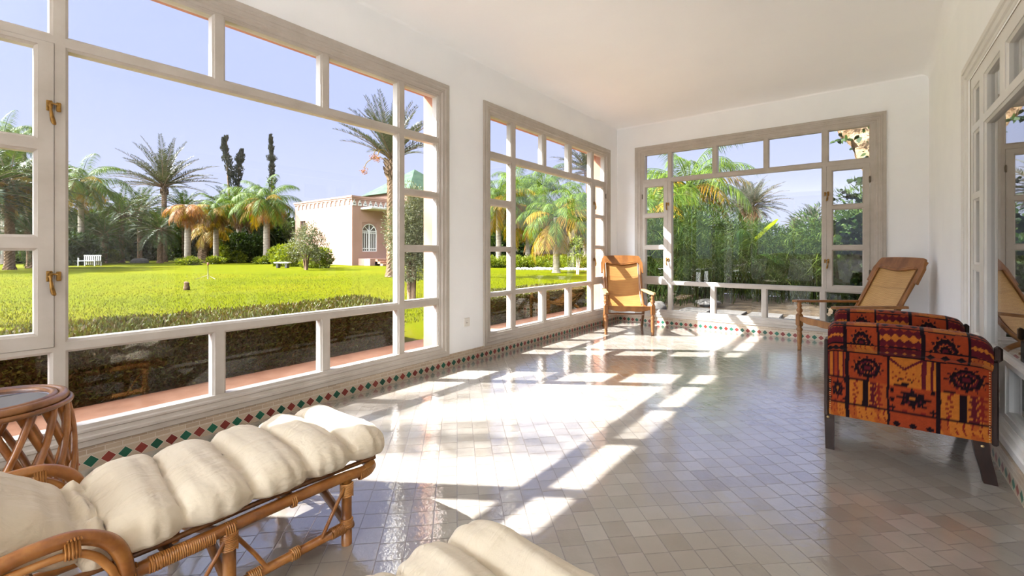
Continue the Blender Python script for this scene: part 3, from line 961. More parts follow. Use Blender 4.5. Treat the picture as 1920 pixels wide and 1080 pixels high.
def make_planter(name, label, wood, arm_mat, cane, loc, rz):
    root = thing(name, label, 'chair', loc, rz, 'cane planter chairs by the back window')
    W = .30
    for s in (-1, 1):
        mb = MB()
        mb.lathe(LEGPROF, (s * W, 0, 0), 14)
        mb.bbox((s * W - .030, -.030, .268), (s * W + .030, .030, .397), .010)
        mb.lathe(LEGTOP, (s * W, 0, 0), 14)
        mb.build('front_leg', wood, root)
        mb = MB()
        mb.tube(spline([(s * .265, .40, .33), (s * .268, .52, .25), (s * .272, .61, .13), (s * .275, .70, 0)], 14), [.024, .024, .0235, .023, .0225, .022, .022, .0215, .021, .021, .020, .020, .020, .020, .020], 8)
        mb.build('rear_leg', wood, root)
        # side rail sweeping from the front post into the back
        rail = spline([(s * .27, .0, .355), (s * .262, .16, .318), (s * .258, .33, .292), (s * .256, .46, .335), (s * .257, .585, .46), (s * .258, .70, .66), (s * .262, .81, .86), (s * .266, .89, .99)], 44)
        mb = MB(); mb.tube(rail, .026, 8, flat=.62); mb.build('side_rail', wood, root)
        # flat arm running from the front post to the back
        A0 = []
        n = 26
        for i in range(n + 1):
            t = i / n; y = -.075 + .765 * t; z = .546
            w = .036 * (1 - .25 * t) * (1 if t > .06 else sqrt(t / .06 + .02)); th = .012
            A0.append([(s * (W + .004 - .03 * t) - w, y, z - th), (s * (W + .004 - .03 * t) + w, y, z - th), (s * (W + .004 - .03 * t) + w * .9, y, z + th), (s * (W + .004 - .03 * t) - w * .9, y, z + th)])
        mb = MB(); vs = [p for r in A0 for p in r]; fs = []
        for i in range(n):
            for j in range(4): fs.append((i * 4 + j, i * 4 + (j + 1) % 4, (i + 1) * 4 + (j + 1) % 4, (i + 1) * 4 + j)[::-1])
        fs += [(0, 1, 2, 3), (n * 4 + 3, n * 4 + 2, n * 4 + 1, n * 4)]
        mb.add(vs, fs); mb.build('arm_rest', arm_mat, root)
    # front apron with a shallow belly
    mb = MB(); n = 24
    for i in range(n):
        a, b = i / n, (i + 1) / n
        f = lambda t: (-.275 + .55 * t, .335 - .018 * sin(pi * t) - .012 * abs(sin(2 * pi * t)))
        (xa, za), (xb, zb) = f(a), f(b)
        mb.add([(xa, -.016, za), (xb, -.016, zb), (xb, -.016, .378), (xa, -.016, .378), (xa, .018, za), (xb, .018, zb), (xb, .018, .378), (xa, .018, .378)],
               [(0, 1, 2, 3), (7, 6, 5, 4), (3, 2, 6, 7), (4, 5, 1, 0)])
    mb.build('apron', wood, root)
    # one sling of cane for seat and back
    C = spline([(0, .015, .372), (0, .15, .338), (0, .30, .312), (0, .41, .315), (0, .50, .362), (0, .58, .452), (0, .66, .58), (0, .74, .73), (0, .82, .875), (0, .862, .95)], 60)
    lens = [0]
    for a, b in zip(C, C[1:]): lens.append(lens[-1] + (b - a).length)

    def fn(u, v):
        i = min(60, int(round(v * 60))); c = C[i]
        sag = -.012 * (1 - (2 * u - 1) ** 2)
        return Vector(((u - .5) * .50, c.y - sag * .6, c.z + sag))
    mb = MB(); mb.grid(fn, 10, 60, uvfn=lambda u, v: (u * .5, lens[min(60, int(round(v * 60)))]))
    # thickness
    mb.grid(lambda u, v: fn(u, v) + Vector((0, .006, -.006)), 10, 60, uvfn=lambda u, v: (u * .5, lens[min(60, int(round(v * 60)))]), flip=True)
    mb.build('cane_sling', cane, root)
    # crest board across the top
    mb = MB(); n = 40; th = .014
    ax = Vector((0, .46, .888))       # up along the back
    nx = Vector((0, -.888, .46))
    o0 = Vector((0, .805, .85))
    front, back = [], []
    for i in range(n + 1):
        t = -1 + 2 * i / n
        x = t * .305
        lo = .075 + .030 * (1 - abs(t) ** 2) * 0 + (.0 if abs(t) > .82 else -.028 * cos(t / .82 * pi * 1.0) ** 1 * (.5) - .012)
        if abs(t) > .80: lo = .075 - .16 * smoothstep(.80, .93, abs(t))
        hi = .205 - .012 * t * t - .11 * smoothstep(.80, 1.0, abs(t)) ** 2
        lo = min(lo, hi - .006)
        for lst, k in ((front, 1), (back, -1)):
            for h in (lo, hi):
                lst.append(o0 + ax * h + nx * (th * k) + Vector((x, 0, 0)))
    vs = front + back; m = len(front); fs = []
    for i in range(n):
        a, b, c, d = 2 * i, 2 * i + 2, 2 * i + 3, 2 * i + 1
        fs += [(a, b, c, d), (m + d, m + c, m + b, m + a), (d, c, m + c, m + d), (m + a, m + b, b, a)]
    fs += [(0, 1, m + 1, m), (2 * n + 1, 2 * n, m + 2 * n, m + 2 * n + 1)]
    mb.add(vs, fs); mb.build('crest_board', wood, root)
    # raised bead framing the cane
    mb = MB()
    fr = []
    for s, seq in ((-1, range(24, 58)), (1, range(57, 23, -1))):
        for i in seq: fr.append(C[i] + Vector((s * .232, -.012, .006)))
        if s == -1:
            for i in range(1, 12):
                t = -1 + 2 * i / 12
                fr.append(C[57] + Vector((t * .232, -.010 + .0, .012)) + ax * (-.016 * cos(t * pi)))
    mb.tube(fr, .007, 6); mb.build('back_bead', wood, root)
    mb = MB(); mb.tube([(-.262, .45, .215), (.262, .45, .215)], .012, 8)
    mb.build('stretcher', wood, root)
    return root


fA = Vector((.517, -.856)); cA = Vector(((-2.686 - 2.147) / 2, (5.43 + 5.756) / 2))
make_planter('planter_chair', 'honey teak planter chair with cane seat in full sun in the back corner', M_WOOD_A, M_WOOD_PALE, M_CANE_A, (cA.x, cA.y, 0), atan2(fA.y, fA.x) + pi / 2)
fB = Vector((-.788, -.616)).normalized(); wB = Vector((.616, -.788))
cB = Vector((-.554, 5.916)) + wB * .30
make_planter('planter_chair', 'weathered brown planter chair with straw cane behind the patterned armchair', M_WOOD_B, M_WOOD_B, M_CANE_B, (cB.x, cB.y, 0), atan2(fB.y, fB.x) + pi / 2)
# ------------------------------------------------------------------ armchair in kilim weave (front faces -x, near arm towards -y)
def hx(r, g, b): return tuple(c * .88 for c in lin(r, g, b)[:3])


K_OR, K_YE, K_MA, K_DK, K_RD, K_BR = hx(152, 58, 24), hx(184, 106, 36), hx(86, 16, 28), hx(24, 6, 14), hx(122, 30, 24), hx(164, 78, 30)


def kil_flower(x, y):
    """dark serrated flower centred on 0, radius about 1"""
    r = sqrt(x * x + y * y); a = atan2(y, x)
    e = .78 + .16 * cos(8 * a) + .10 * cos(16 * a + 1)
    if r < .16: return K_YE
    if r < .30: return K_DK
    if r < e:
        if abs(((r * 3.2) % 1) - .5) < .12 and cos(8 * a) < .4 and r > .4: return K_MA
        return K_DK
    return None


def kil_medallion(x, y):
    r = sqrt(x * x + y * y); a = atan2(y, x)
    e = .86 + .10 * cos(12 * a) + .05 * cos(24 * a)
    if r < .2: return K_MA
    if r < e:
        q = (r * 2.6 + .12 * cos(12 * a)) % 1
        if q < .16 and r > .3: return K_BR
        return K_MA if q < .34 else K_DK
    return None


def kil_block(kind, x, y, w, h):
    """x, y measured in metres inside a block of size w x h"""
    u, v = x / w, y / h
    if kind == 'medal':
        c = kil_medallion((x - w / 2) / (w * .40), (y - h * .5) / (h * .44)); return c or K_OR
    if kind == 'half':
        c = kil_medallion((x - w / 2) / (w * .36), (y - h * .95) / (h * .85)); return c or K_OR
    if kind == 'flower':
        c = kil_flower((x - w / 2) / (w * .36), (y - h * .45) / (h * .40))
        if c: return c
        for (a, b) in ((.09, .2), (.09, .55), (.09, .85), (.9, .85), (.9, .1)):
            if abs(u - a) * w + abs(v - b) * h < .013: return K_DK
        if v > .85 and abs(sin(u * 9) * .05 + .93 - v) < .025: return K_RD
        return K_OR
    if kind == 'zig':
        if .38 < u < .52: return K_DK
        if u > .52:
            t = (v * 7) % 1; d = abs(t - .5) * 2
            q = abs((u - .64) / .10)
            if q < 1 - d * .8: return K_MA
            if abs(u - .78) < .10 * d: return K_RD
            return K_YE if u < .8 else K_BR
        if abs(u - .2 - .05 * sin(v * 40)) < .03: return K_RD
        return K_YE
    if kind == 'diam':
        n = 5; t = (u * n) % 1 - .5
        for c0, col in ((.28, K_MA), (.80, K_MA)):
            if abs(t) * w / n + abs(v - c0) * h < .022: return col
        return K_YE if .36 < v < .72 else K_OR
    if kind == 'scroll':
        if u > .68:
            q = (u - .68) / .32
            return K_MA if q < .3 or .55 < q < .72 else K_YE
        s = v - (.16 + .32 * abs(u - .34) / .34)
        if 0 < .42 - v and abs(.40 - 1.1 * abs(u - .34) - v) < .05: return K_MA
        if abs(v - .72 - .05 * sin(u * 30)) < .022 or abs(v - .52 - .04 * sin(u * 22 + 1)) < .018: return K_RD
        a = sqrt(((u - .34) / .16) ** 2 + ((v - .80) / .10) ** 2)
        if .75 < a < 1.05: return K_DK
        return K_YE
    if kind == 'stripe':
        return K_MA if (u * 4 % 1) < .35 else (K_YE if (u * 2 % 1) < .6 else K_OR)
    if kind == 'band':
        if v < .5 and abs((u * 7 + .3 * sin(v * 7)) % 1 - .5) < .13 and mnoise.noise(Vector((x * 60, y * 60, 3))) > -.1: return K_RD
        return K_YE if mnoise.noise(Vector((x * 20, y * 20, 9))) > -.25 else K_BR
    if kind == 'dots':
        t = (u * 3) % 1 - .5
        if abs(t) * w / 3 + abs(v - .5) * h < .018: return K_DK
        return K_OR
    return K_OR


def kilim(x, d, W=.64):
    """x along the arm (0 front .. W), d distance down over the arm from the top of the roll"""
    wob = .004 * mnoise.noise(Vector((x * 9, d * 9, 2.0))); wob2 = .004 * mnoise.noise(Vector((x * 8, d * 8, 6.0)))
    X = x + wob; D = d + wob2
    # across and down divisions; positions in metres
    if D < -.02:
        D = -D * .9
        if D > .15: D = .15 - (D - .15)
        D = abs(D)
    if D < .205:       # over the roll
        cx = [0, .075, .215, .385, .55, W]; rows = [0, .055, .150, .205]
        kinds = [['dots', 'band', 'dots', 'band', 'dots'], ['diam', 'half', 'diam', 'half', 'diam'], ['dots', 'band', 'diam', 'dots', 'band']]
    else:
        cx = [0, .085, .255, .445, W]; rows = [.205, .340, .470, .60]
        kinds = [['stripe', 'medal', 'scroll', 'medal'], ['flower', 'zig', 'flower', 'zig'], ['band', 'band', 'dots', 'band']]
    ci = 0
    while ci < len(cx) - 2 and X > cx[ci + 1]: ci += 1
    ri = 0
    while ri < len(rows) - 2 and D > rows[ri + 1]: ri += 1
    # heavy dark lines between the blocks
    for k in range(1, len(cx) - 1):
        if abs(X - cx[k]) < (.0085 if k % 2 else .0050): return K_DK
    for k in range(len(rows)):
        if 0 < k and abs(D - rows[k]) < (.0062 if rows[k] == .205 else .0036): return K_DK
    c = kil_block(kinds[ri][ci], X - cx[ci], D - rows[ri], cx[ci + 1] - cx[ci], rows[ri + 1] - rows[ri])
    n = mnoise.noise(Vector((x * 55, d * 55, 1.0)))
    k = 1 + .14 * n
    return (c[0] * k, c[1] * k, c[2] * k)


def arm_panel(name, root, yo, sgn):
    """upholstered arm; outer face at yo, sgn = outward direction in y"""
    W = .62
    # profile from the bottom of the outer face, over the roll, down the inner face: (out, z)
    prof = [(0, .195), (0, .25), (0, .32), (0, .40), (0, .47), (.002, .52), (.010, .545), (.024, .560), (.034, .585), (.036, .615), (.030, .645), (.014, .668), (-.012, .680), (-.045, .684), (-.080, .678), (-.105, .660), (-.118, .630), (-.112, .595), (-.100, .570), (-.095, .50), (-.095, .40), (-.095, .30), (-.095, .195)]
    pr = spline([(a, b, 0) for a, b in prof], 150)
    L = [0]
    for a, b in zip(pr, pr[1:]): L.append(L[-1] + (b - a).length)
    top = min(range(len(pr)), key=lambda i: abs(i - 80 * 1.0) if False else -pr[i].y)
    NU = 190; vs = []; cols = []
    for i in range(NU + 1):
        u = i / NU; x = -.315 + .63 * u
        e = min(u, 1 - u) / .055
        rnd = 1 - sqrt(max(0, 1 - min(1, e) ** 2)) if False else 0
        drop = .028 * (1 - min(1, e)) ** 2
        crown = .014 * sin(pi * u) + .010 * (1 - u) - .012 * smoothstep(.86, 1, u)
        for j, p in enumerate(pr):
            t = smoothstep(.45, .68, p.y)
            out = p.x + (.006 * mnoise.noise(Vector((u * 4, L[j] * 6, yo))) if .2 < p.y < .67 else 0)
            belly = .012 * sin(pi * u) * sin(pi * min(1, max(0, (p.y - .195) / .35))) * (1 if p.x > -.05 else -1)
            vs.append(Vector((x, yo + sgn * (out + belly) * (1 - .15 * (1 - min(1, e)) ** 2), p.y + t * (crown - drop))))
            cols.append(kilim(x + .315, L[top] - L[j]))
    n = len(pr); fs = []
    for i in range(NU):
        for j in range(n - 1):
            q = (i * n + j, (i + 1) * n + j, (i + 1) * n + j + 1, i * n + j + 1)
            fs.append(q if sgn < 0 else q[::-1])
    fs.append([j for j in range(n)] if sgn > 0 else [j for j in range(n)][::-1]); fs.append([NU * n + j for j in range(n)][::-1] if sgn > 0 else [NU * n + j for j in range(n)])
    mb = MB(); mb.add(vs, fs, 0, True)
    for k in (-1, -2): mb.s[k] = False
    return mb.build(name, M_KILIM, root, cols=cols)


ac = thing('patterned_armchair', 'orange and maroon kilim armchair with dark splayed legs beside the right window', 'armchair', (.165, 3.44, 0))
Y0 = -.40
for sgn in (-1, 1):
    yo = sgn * .40
    pan = arm_panel('arm_panel', ac, yo, sgn)
    # dark show-wood at both ends of the arm
    mb = MB()
    mb.bbox((-.333, yo - sgn * .045 - .052, .185), (-.312, yo - sgn * .045 + .052, .60), .006)
    mb.build('front_rail', M_WOOD_DARK, ac)
    mb = MB(); mb.bbox((.312, yo - sgn * .045 - .052, .185), (.335, yo - sgn * .045 + .052, .575), .006)
    mb.build('rear_rail', M_WOOD_DARK, ac)
    mb = MB(); mb.bbox((.318, yo - .022 + sgn * .012, .575), (.345, yo + .022 + sgn * .012, .645), .010)
    mb.build('wood_lug', M_WOOD_DARK, ac)
    # rows of brass nails along both ends
    for x in (-.306, .306):
        mb = MB()
        for k in range(34):
            z = .20 + k * .0118
            mb.lathe([(.0032, 0), (.0028, .0014), (0, .002)], (0, 0, 0), 6, M=Matrix.Translation((x, yo + sgn * .001, z)) @ Matrix.Rotation(-sgn * pi / 2, 4, 'X'))
        nl = mb.build('nail_trim', M_NAIL, ac); nl['label'] = 'row of brass nails'
    # legs
    yl = yo - sgn * .035

    def leg(pts, name):
        mb = MB(); vs = []
        for (x, z, hw, hd) in pts:
            vs += [(x - hw, yl - hd, z), (x + hw, yl - hd, z), (x + hw, yl + hd, z), (x - hw, yl + hd, z)]
        k = len(pts); fs = [(0, 3, 2, 1), (4 * k - 4, 4 * k - 3, 4 * k - 2, 4 * k - 1)]
        for i in range(k - 1):
            for j in range(4): fs.append((4 * i + j, 4 * i + (j + 1) % 4, 4 * i + 4 + (j + 1) % 4, 4 * i + 4 + j))
        mb.add(vs, fs); mb.build(name, M_WOOD_DARK, ac)
    leg([(-.308, 0, .020, .022), (-.309, .03, .020, .022), (-.310, .19, .023, .026), (-.310, .24, .023, .026)], 'front_leg')
    leg([(.312, 0, .024, .024), (.306, .04, .024, .024), (.287, .12, .026, .026), (.277, .20, .028, .028), (.277, .24, .028, .028)], 'rear_leg')
    for x, z in ((-.316, .176), (.283, .172)):
        mb = MB(); mb.lathe([(.007, 0), (.006, .002), (0, .0035)], (0, 0, 0), 8, M=Matrix.Translation((x, yl + sgn * .028, z)) @ Matrix.Rotation(-sgn * pi / 2, 4, 'X'))
        mb.build('brass_stud', M_NAIL, ac)
# seat and low back between the arms
def soft_box(a, b, r, root, name, colfn):
    mb = MB(); NU, NV = 40, 40; cols = []; vs = []; fs = []
    c = [(a[i] + b[i]) / 2 for i in range(3)]; h = [(b[i] - a[i]) / 2 for i in range(3)]
    k = 26
    idx = {}
    for ax in range(3):
        for s in (-1, 1):
            a1, a2 = (ax + 1) % 3, (ax + 2) % 3
            o = len(vs)
            for i in range(k + 1):
                for j in range(k + 1):
                    p = [0, 0, 0]; p[ax] = s; p[a1] = -1 + 2 * i / k; p[a2] = -1 + 2 * j / k
                    q = [p[t] * h[t] for t in range(3)]
                    core = [max(-h[t] + r, min(h[t] - r, q[t])) for t in range(3)]
                    d = Vector([q[t] - core[t] for t in range(3)])
                    if d.length > 1e-9: d = d.normalized() * r
                    w = Vector([core[t] + d[t] + c[t] for t in range(3)])
                    vs.append(w); cols.append(colfn(w))
            for i in range(k):
                for j in range(k):
                    f = (o + i * (k + 1) + j, o + (i + 1) * (k + 1) + j, o + (i + 1) * (k + 1) + j + 1, o + i * (k + 1) + j + 1)
                    fs.append(f if s > 0 else f[::-1])
    mb.add(vs, fs, 0, True)
    return mb.build(name, M_KILIM, root, cols=cols)


soft_box((-.31, -.303, .21), (.22, .303, .40), .045, ac, 'seat', lambda w: kilim((w.y + .3) % .62, .21 + (w.x + .3) * .6 + (.40 - w.z)))
soft_box((.20, -.303, .21), (.315, .303, .60), .045, ac, 'backrest', lambda w: kilim((w.y + .3) % .62, .60 - w.z))

ac.scale = (1, 1, 1.02)
# ------------------------------------------------------------------ ground
mb = MB()
def lawn_patch(x0, x1, y0, y1, n, m):
    mb.grid(lambda u, v: Vector((x0 + (x1 - x0) * u, y0 + (y1 - y0) * v, -.03 + .05 * (mnoise.noise(Vector(((x0 + (x1 - x0) * u) * .16, (y0 + (y1 - y0) * v) * .16, 0)))))), n, m)
lawn_patch(-160, -4.36, -60, 160, 80, 110)
lawn_patch(-4.36, 140, 13.0, 160, 50, 60)
tag(mb.build('ground_lawn', M_LAWN), kind='structure')
mb = MB(); mb.box((-4.36, -2.0, -.12), (LW - TH, 8.2, -.004)); tag(mb.build('path_terrace', M_TERRA), kind='structure')
mb = MB(); mb.box((-12.0, -16.0, -.12), (6.0, -4.55, -.006)); mb.box((-9.0, -4.5, -.12), (-4.37, -1.75, -.006)); tag(mb.build('path_bounce_paving', M_BOUNCE_PAVE), kind='structure')  # unseen pale paving added to bounce sunlight up to the ceiling
mb = MB()
mb.grid(lambda u, v: Vector((-4.36 + 20 * u, BW + TH + (13.2 - BW - TH) * v, -.05 + .02 * mnoise.noise(Vector((u * 20, v * 8, 3))))), 30, 20)
tag(mb.build('ground_soil', M_SOIL), kind='structure')


# ------------------------------------------------------------------ plants
def leaf(mb, p, d, side, L, w, mat=0, bend=None):
    """kite-shaped leaf from p along d"""
    tip = p + d * L
    if bend: tip = tip + bend
    mid = p + d * (L * .45)
    if bend: mid = mid + bend * .25
    mb.add([p, mid + side * w, tip, mid - side * w], [(0, 1, 2, 3)], mat)


def frond(mb, base, az, el, L, droop, n, ll, lw, rnd, rach=.018, hang=0.0, lmat=0, rmat=1, fold=.5, start=.14):
    P = []; p = Vector(base); e = el; st = L / 14
    for i in range(15):
        P.append(p.copy())
        d = Vector((cos(az) * cos(e), sin(az) * cos(e), sin(e)))
        p = p + d * st; e -= droop / 14 * (.4 + 1.2 * i / 14)
    mb.tube(P, [rach * (1 - .85 * i / 14) for i in range(15)], 4, mat=rmat, caps=False)
    for k in range(n):
        t = start + (1 - start) * (k + rnd.random() * .5) / n
        f = t * 14; i = min(13, int(f)); q = P[i].lerp(P[i + 1], f - i)
        T = (P[i + 1] - P[i]).normalized()
        S = Vector((-sin(az), cos(az), 0)); U = S.cross(T).normalized()
        if U.z < 0: U = -U
        env = (.35 + .65 * sin(pi * min(1, max(0, (t - start) / (1 - start) * .92 + .08)) ** .8))
        for s in (-1, 1):
            a = .62 + .25 * rnd.random() - .35 * t
            d = (T * cos(a + .35) + S * (s * sin(a + .55)) + U * (fold * (.5 + .8 * rnd.random()) - .1)).normalized()
            l = ll * env * (.8 + .35 * rnd.random())
            sd = d.cross(U).normalized()
            sd = (sd + U * (rnd.random() - .5) * 1.2).normalized()
            leaf(mb, q, d, sd, l, lw * (.7 + .5 * env), lmat, Vector((0, 0, -hang * l * (.6 + .6 * rnd.random()))) if hang else None)


def crown(seed, n, L, el0, el1, droop, nl, ll, lw, hang=0.0, fold=.5, rach=.02, az0=0, az1=2 * pi):
    rnd = random.Random(seed); mb = MB()
    for i in range(n):
        t = i / max(1, n - 1)
        el = el1 + (el0 - el1) * (t ** .8) + rnd.uniform(-.1, .1)
        az = az0 + (az1 - az0) * ((i * .618034) % 1) + rnd.uniform(-.15, .15)
        frond(mb, (rnd.uniform(-.06, .06), rnd.uniform(-.06, .06), rnd.uniform(-.12, .12)), az, el, L * rnd.uniform(.85, 1.08), droop * rnd.uniform(.8, 1.2), nl, ll, lw, rnd, rach, hang, fold=fold)
    return mb


def trunk_mb(h, r0, r1, seed=1, lean=(0, 0), rough=.0, rings=0, boots=False):
    mb = MB(); rnd = random.Random(seed); n = max(12, int(h / .09)); k = 14
    vs = []
    for i in range(n + 1):
        t = i / n; r = r0 + (r1 - r0) * t
        if t < .06: r *= 1 + .35 * (1 - t / .06)
        if rings: r *= 1 + .035 * (1 if (i % 3 == 0) else -.3)
        for j in range(k):
            a = 2 * pi * j / k + (i % 2) * pi / k * (1 if boots else 0)
            rr = r * (1 + rough * (mnoise.noise(Vector((cos(a) * 2, sin(a) * 2, t * h * 5 + seed))) + (.6 if (j + i) % 2 else -.4) * (1 if boots else 0)))
            vs.append(Vector((rr * cos(a) + lean[0] * t * t, rr * sin(a) + lean[1] * t * t, h * t)))
    fs = []
    for i in range(n):
        for j in range(k): fs.append((i * k + j, i * k + (j + 1) % k, (i + 1) * k + (j + 1) % k, (i + 1) * k + j))
    fs.append([n * k + j for j in range(k)])
    mb.add(vs, fs, 0, not boots)
    if boots:      # cut leaf bases under the crown
        for q in range(70):
            t = 1 - .30 * rnd.random() * min(1, 3 / h); a = rnd.random() * 2 * pi
            c = Vector((r1 * cos(a) + lean[0] * t * t, r1 * sin(a) + lean[1] * t * t, h * t)); d = Vector((cos(a), sin(a), 1.3)).normalized()
            mb.tube([c, c + d * .16, c + d * .30], [.05, .04, .015], 5)
    return mb


# shared crowns
ME = {}
def shared(key, fn, mats):
    if key not in ME: ME[key] = fn().mesh(key, mats)
    return ME[key]


def child(name, me, par, loc=(0, 0, 0), rz=0, scale=1):
    o = bpy.data.objects.new(name, me); COL.objects.link(o); o.parent = par; o.location = loc; o.rotation_euler = (0, 0, rz)
    o.scale = (scale,) * 3 if not isinstance(scale, tuple) else scale
    return o


def date_crown(v): return shared('date_crown%d' % v, lambda: crown(20 + v, 54, 4.6, -.15, 1.45, .85, 62, .62, .020, 0, .45, .035), [M_DATE, M_BARK_D])
def date_up(v): return shared('date_up%d' % v, lambda: crown(25 + v, 44, 4.6, .10 + .38 * v, 1.5, .58, 66, .56, .020, 0, .45, .04), [M_DATE, M_BARK_D])
def sparse_crown(v): return shared('sparse_crown%d' % v, lambda: crown(27 + v, 17, 4.6, -.25, 1.2, .8, 60, .55, .022, 0, .3, .04), [M_DATE, M_BARK_D])
def dark_crown(v): return shared('dark_crown%d' % v, lambda: crown(30 + v, 46, 4.2, -.55, 1.4, 1.25, 48, .62, .026, .1, .35, .03), [M_DATE_D, M_BARK_D])
def queen_crown(v): return shared('queen_crown%d' % v, lambda: crown(40 + v, 22, 3.4, -.15, 1.4, 1.85, 74, .74, .014, .95, .1, .028), [M_QUEEN, M_QUEEN])
def yellow_skirt(v): return shared('yellow_skirt%d' % v, lambda: crown(50 + v, 13, 2.4, -.6, .6, 1.7, 46, .7, .017, .8, .05, .025), [M_YELLOW, M_YELLOW])
def orange_skirt(v): return shared('orange_skirt%d' % v, lambda: crown(60 + v, 10, 2.1, -.7, .35, 1.7, 38, .6, .016, .8, .05, .03), [M_ORANGE, M_STRAW])
def straw_skirt(v): return shared('straw_skirt%d' % v, lambda: crown(70 + v, 14, 2.2, -1.2, -.35, 1.0, 44, .65, .018, .9, .05, .025), [M_STRAW, M_STRAW])


def palm(name, label, px, D, top_y, kind, tr=(.16, .14), scale=1.0, rz=0.0, group=None, skirts=(), lean=(0, 0), ground=-.03, boots=False, bark=None, v=0, at=None, ztop=None):
    p = site(px, D) if at is None else Vector((at[0], at[1], 0))
    zt = (hgt(top_y, D) if ztop is None else ztop) - ground
    t = thing(name, label, 'palm tree', (p.x, p.y, ground), rz, group)
    trunk_mb(zt, tr[0] * .84, tr[1] * .82, int(px) % 17, lean, .10 if boots else .04, 0 if boots else 1, boots).build('trunk', bark or (M_BARK_D if boots else M_BARK), t)
    fn = {'date': date_crown, 'up': date_up, 'sparse': sparse_crown, 'dark': dark_crown, 'queen': queen_crown}.get(kind)
    if fn: child('crown', fn(v), t, (lean[0], lean[1], zt), 0, scale)
    for i, (sk, sc) in enumerate(skirts):
        child('dead_fronds', {'yellow': yellow_skirt, 'orange': orange_skirt, 'straw': straw_skirt}[sk](i % 2), t, (lean[0], lean[1], zt - .12 * (i + 1)), 1.1 * i, sc)
    return t


def bush_mb(seed, rx, ry, rz, n, ll, lw, clumps=14, up=.3, fill=.0):
    """leafy crown made of clumps; origin at its foot"""
    rnd = random.Random(seed); mb = MB()
    C = []
    for i in range(clumps):
        a = rnd.random() * 2 * pi; z = rnd.uniform(.12, .95); r = sqrt(max(.05, 1 - (2 * z - 1.0) ** 2)) * rnd.uniform(.3, .8)
        C.append((Vector((rx * r * cos(a), ry * r * sin(a), rz * z)), rnd.uniform(.28, .45)))
    for i in range(n):
        c, s = C[rnd.randrange(clumps)]
        u = Vector((rnd.gauss(0, 1), rnd.gauss(0, 1), rnd.gauss(0, 1))).normalized()
        rr = s * (.55 + .45 * rnd.random())
        p = c + Vector((u.x * rx * rr, u.y * ry * rr, u.z * rz * rr * .8))
        if p.z < .02: p.z = .02 + rnd.random() * .1
        d = (u + Vector((rnd.gauss(0, .5), rnd.gauss(0, .5), up + rnd.gauss(0, .4)))).normalized()
        sd = d.cross(Vector((rnd.gauss(0, 1), rnd.gauss(0, 1), rnd.gauss(0, 1)))).normalized()
        leaf(mb, p, d, sd, ll * rnd.uniform(.6, 1.3), lw * rnd.uniform(.7, 1.2), 0)
    return mb


def stems_mb(seed, h, n, r, spread):
    rnd = random.Random(seed); mb = MB()
    for i in range(n):
        a = rnd.random() * 2 * pi; s = spread * rnd.uniform(.4, 1)
        mb.tube([(0.05 * cos(a), .05 * sin(a), 0), (s * .35 * cos(a), s * .35 * sin(a), h * .5), (s * cos(a), s * sin(a), h)], [r, r * .8, r * .3], 6)
    return mb


def bush(name, label, cat, px, D, key, maker, mat, scale=1.0, group=None, rz=0.0, stem=None, z=-.03, at=None, raise_=0.0):
    p = site(px, D) if at is None else Vector(at)
    t = thing(name, label, cat, (p.x, p.y, z), rz, group)
    sc = scale if isinstance(scale, tuple) else (scale,) * 3
    child('foliage', shared(key, maker, [mat]), t, (0, 0, raise_), 0, sc)
    if stem: child('stem', shared(key + '_stem', stem, [M_BARK_D]), t, (0, 0, 0), 0, sc)
    return t


# --- hedge under the first window and its shorter neighbour
def hedge_mb(x0, x1, y0, y1, h, n, seed):
    rnd = random.Random(seed); mb = MB()
    top = lambda x, y: h + .035 * mnoise.noise(Vector((x * 2, y * 1.3, seed))) + .02 * mnoise.noise(Vector((x * 7, y * 7, 1)))
    nx, ny = 8, max(8, int((y1 - y0) * 6))
    ins = .05
    mb.grid(lambda u, v: Vector((x0 + ins + (x1 - x0 - 2 * ins) * u, y0 + ins + (y1 - y0 - 2 * ins) * v, top(x0 + (x1 - x0) * u, y0 + (y1 - y0) * v) - .06)), nx, ny, 1)
    for xx, fl in ((x0 + ins, False), (x1 - ins, True)):
        mb.grid(lambda u, v: Vector((xx + .03 * mnoise.noise(Vector((u * 9, (y0 + (y1 - y0) * v) * 4, 2))), y0 + ins + (y1 - y0 - 2 * ins) * v, -.05 + (h - .0) * u)), 6, ny, 1, flip=fl)
    for yy, fl in ((y0 + ins, True), (y1 - ins, False)):
        mb.grid(lambda u, v: Vector((x0 + ins + (x1 - x0 - 2 * ins) * v, yy, -.05 + h * u)), 5, 6, 1, flip=fl)
    for i in range(n):
        q = rnd.random()
        if q < .62:
            x, y = rnd.uniform(x0, x1), rnd.uniform(y0, y1); p = Vector((x, y, top(x, y) - rnd.random() * .09)); o = Vector((0, 0, 1))
        elif q < .92:
            y = rnd.uniform(y0, y1); p = Vector((x1 - rnd.random() * .07, y, rnd.uniform(.0, h))); o = Vector((1, 0, .5))
        else:
            x = rnd.uniform(x0, x1); e = rnd.random() < .3; p = Vector((x, (y0 + rnd.random() * .06) if e else (y1 - rnd.random() * .06), rnd.uniform(0, h))); o = Vector((0, -1 if e else 1, .5))
        d = (o + Vector((rnd.gauss(0, .55), rnd.gauss(0, .55), rnd.gauss(0, .45)))).normalized()
        sd = d.cross(Vector((rnd.gauss(0, 1), rnd.gauss(0, 1), rnd.gauss(0, 1)))).normalized()
        leaf(mb, p, d, sd, rnd.uniform(.03, .065), rnd.uniform(.005, .010), 0)
    return mb


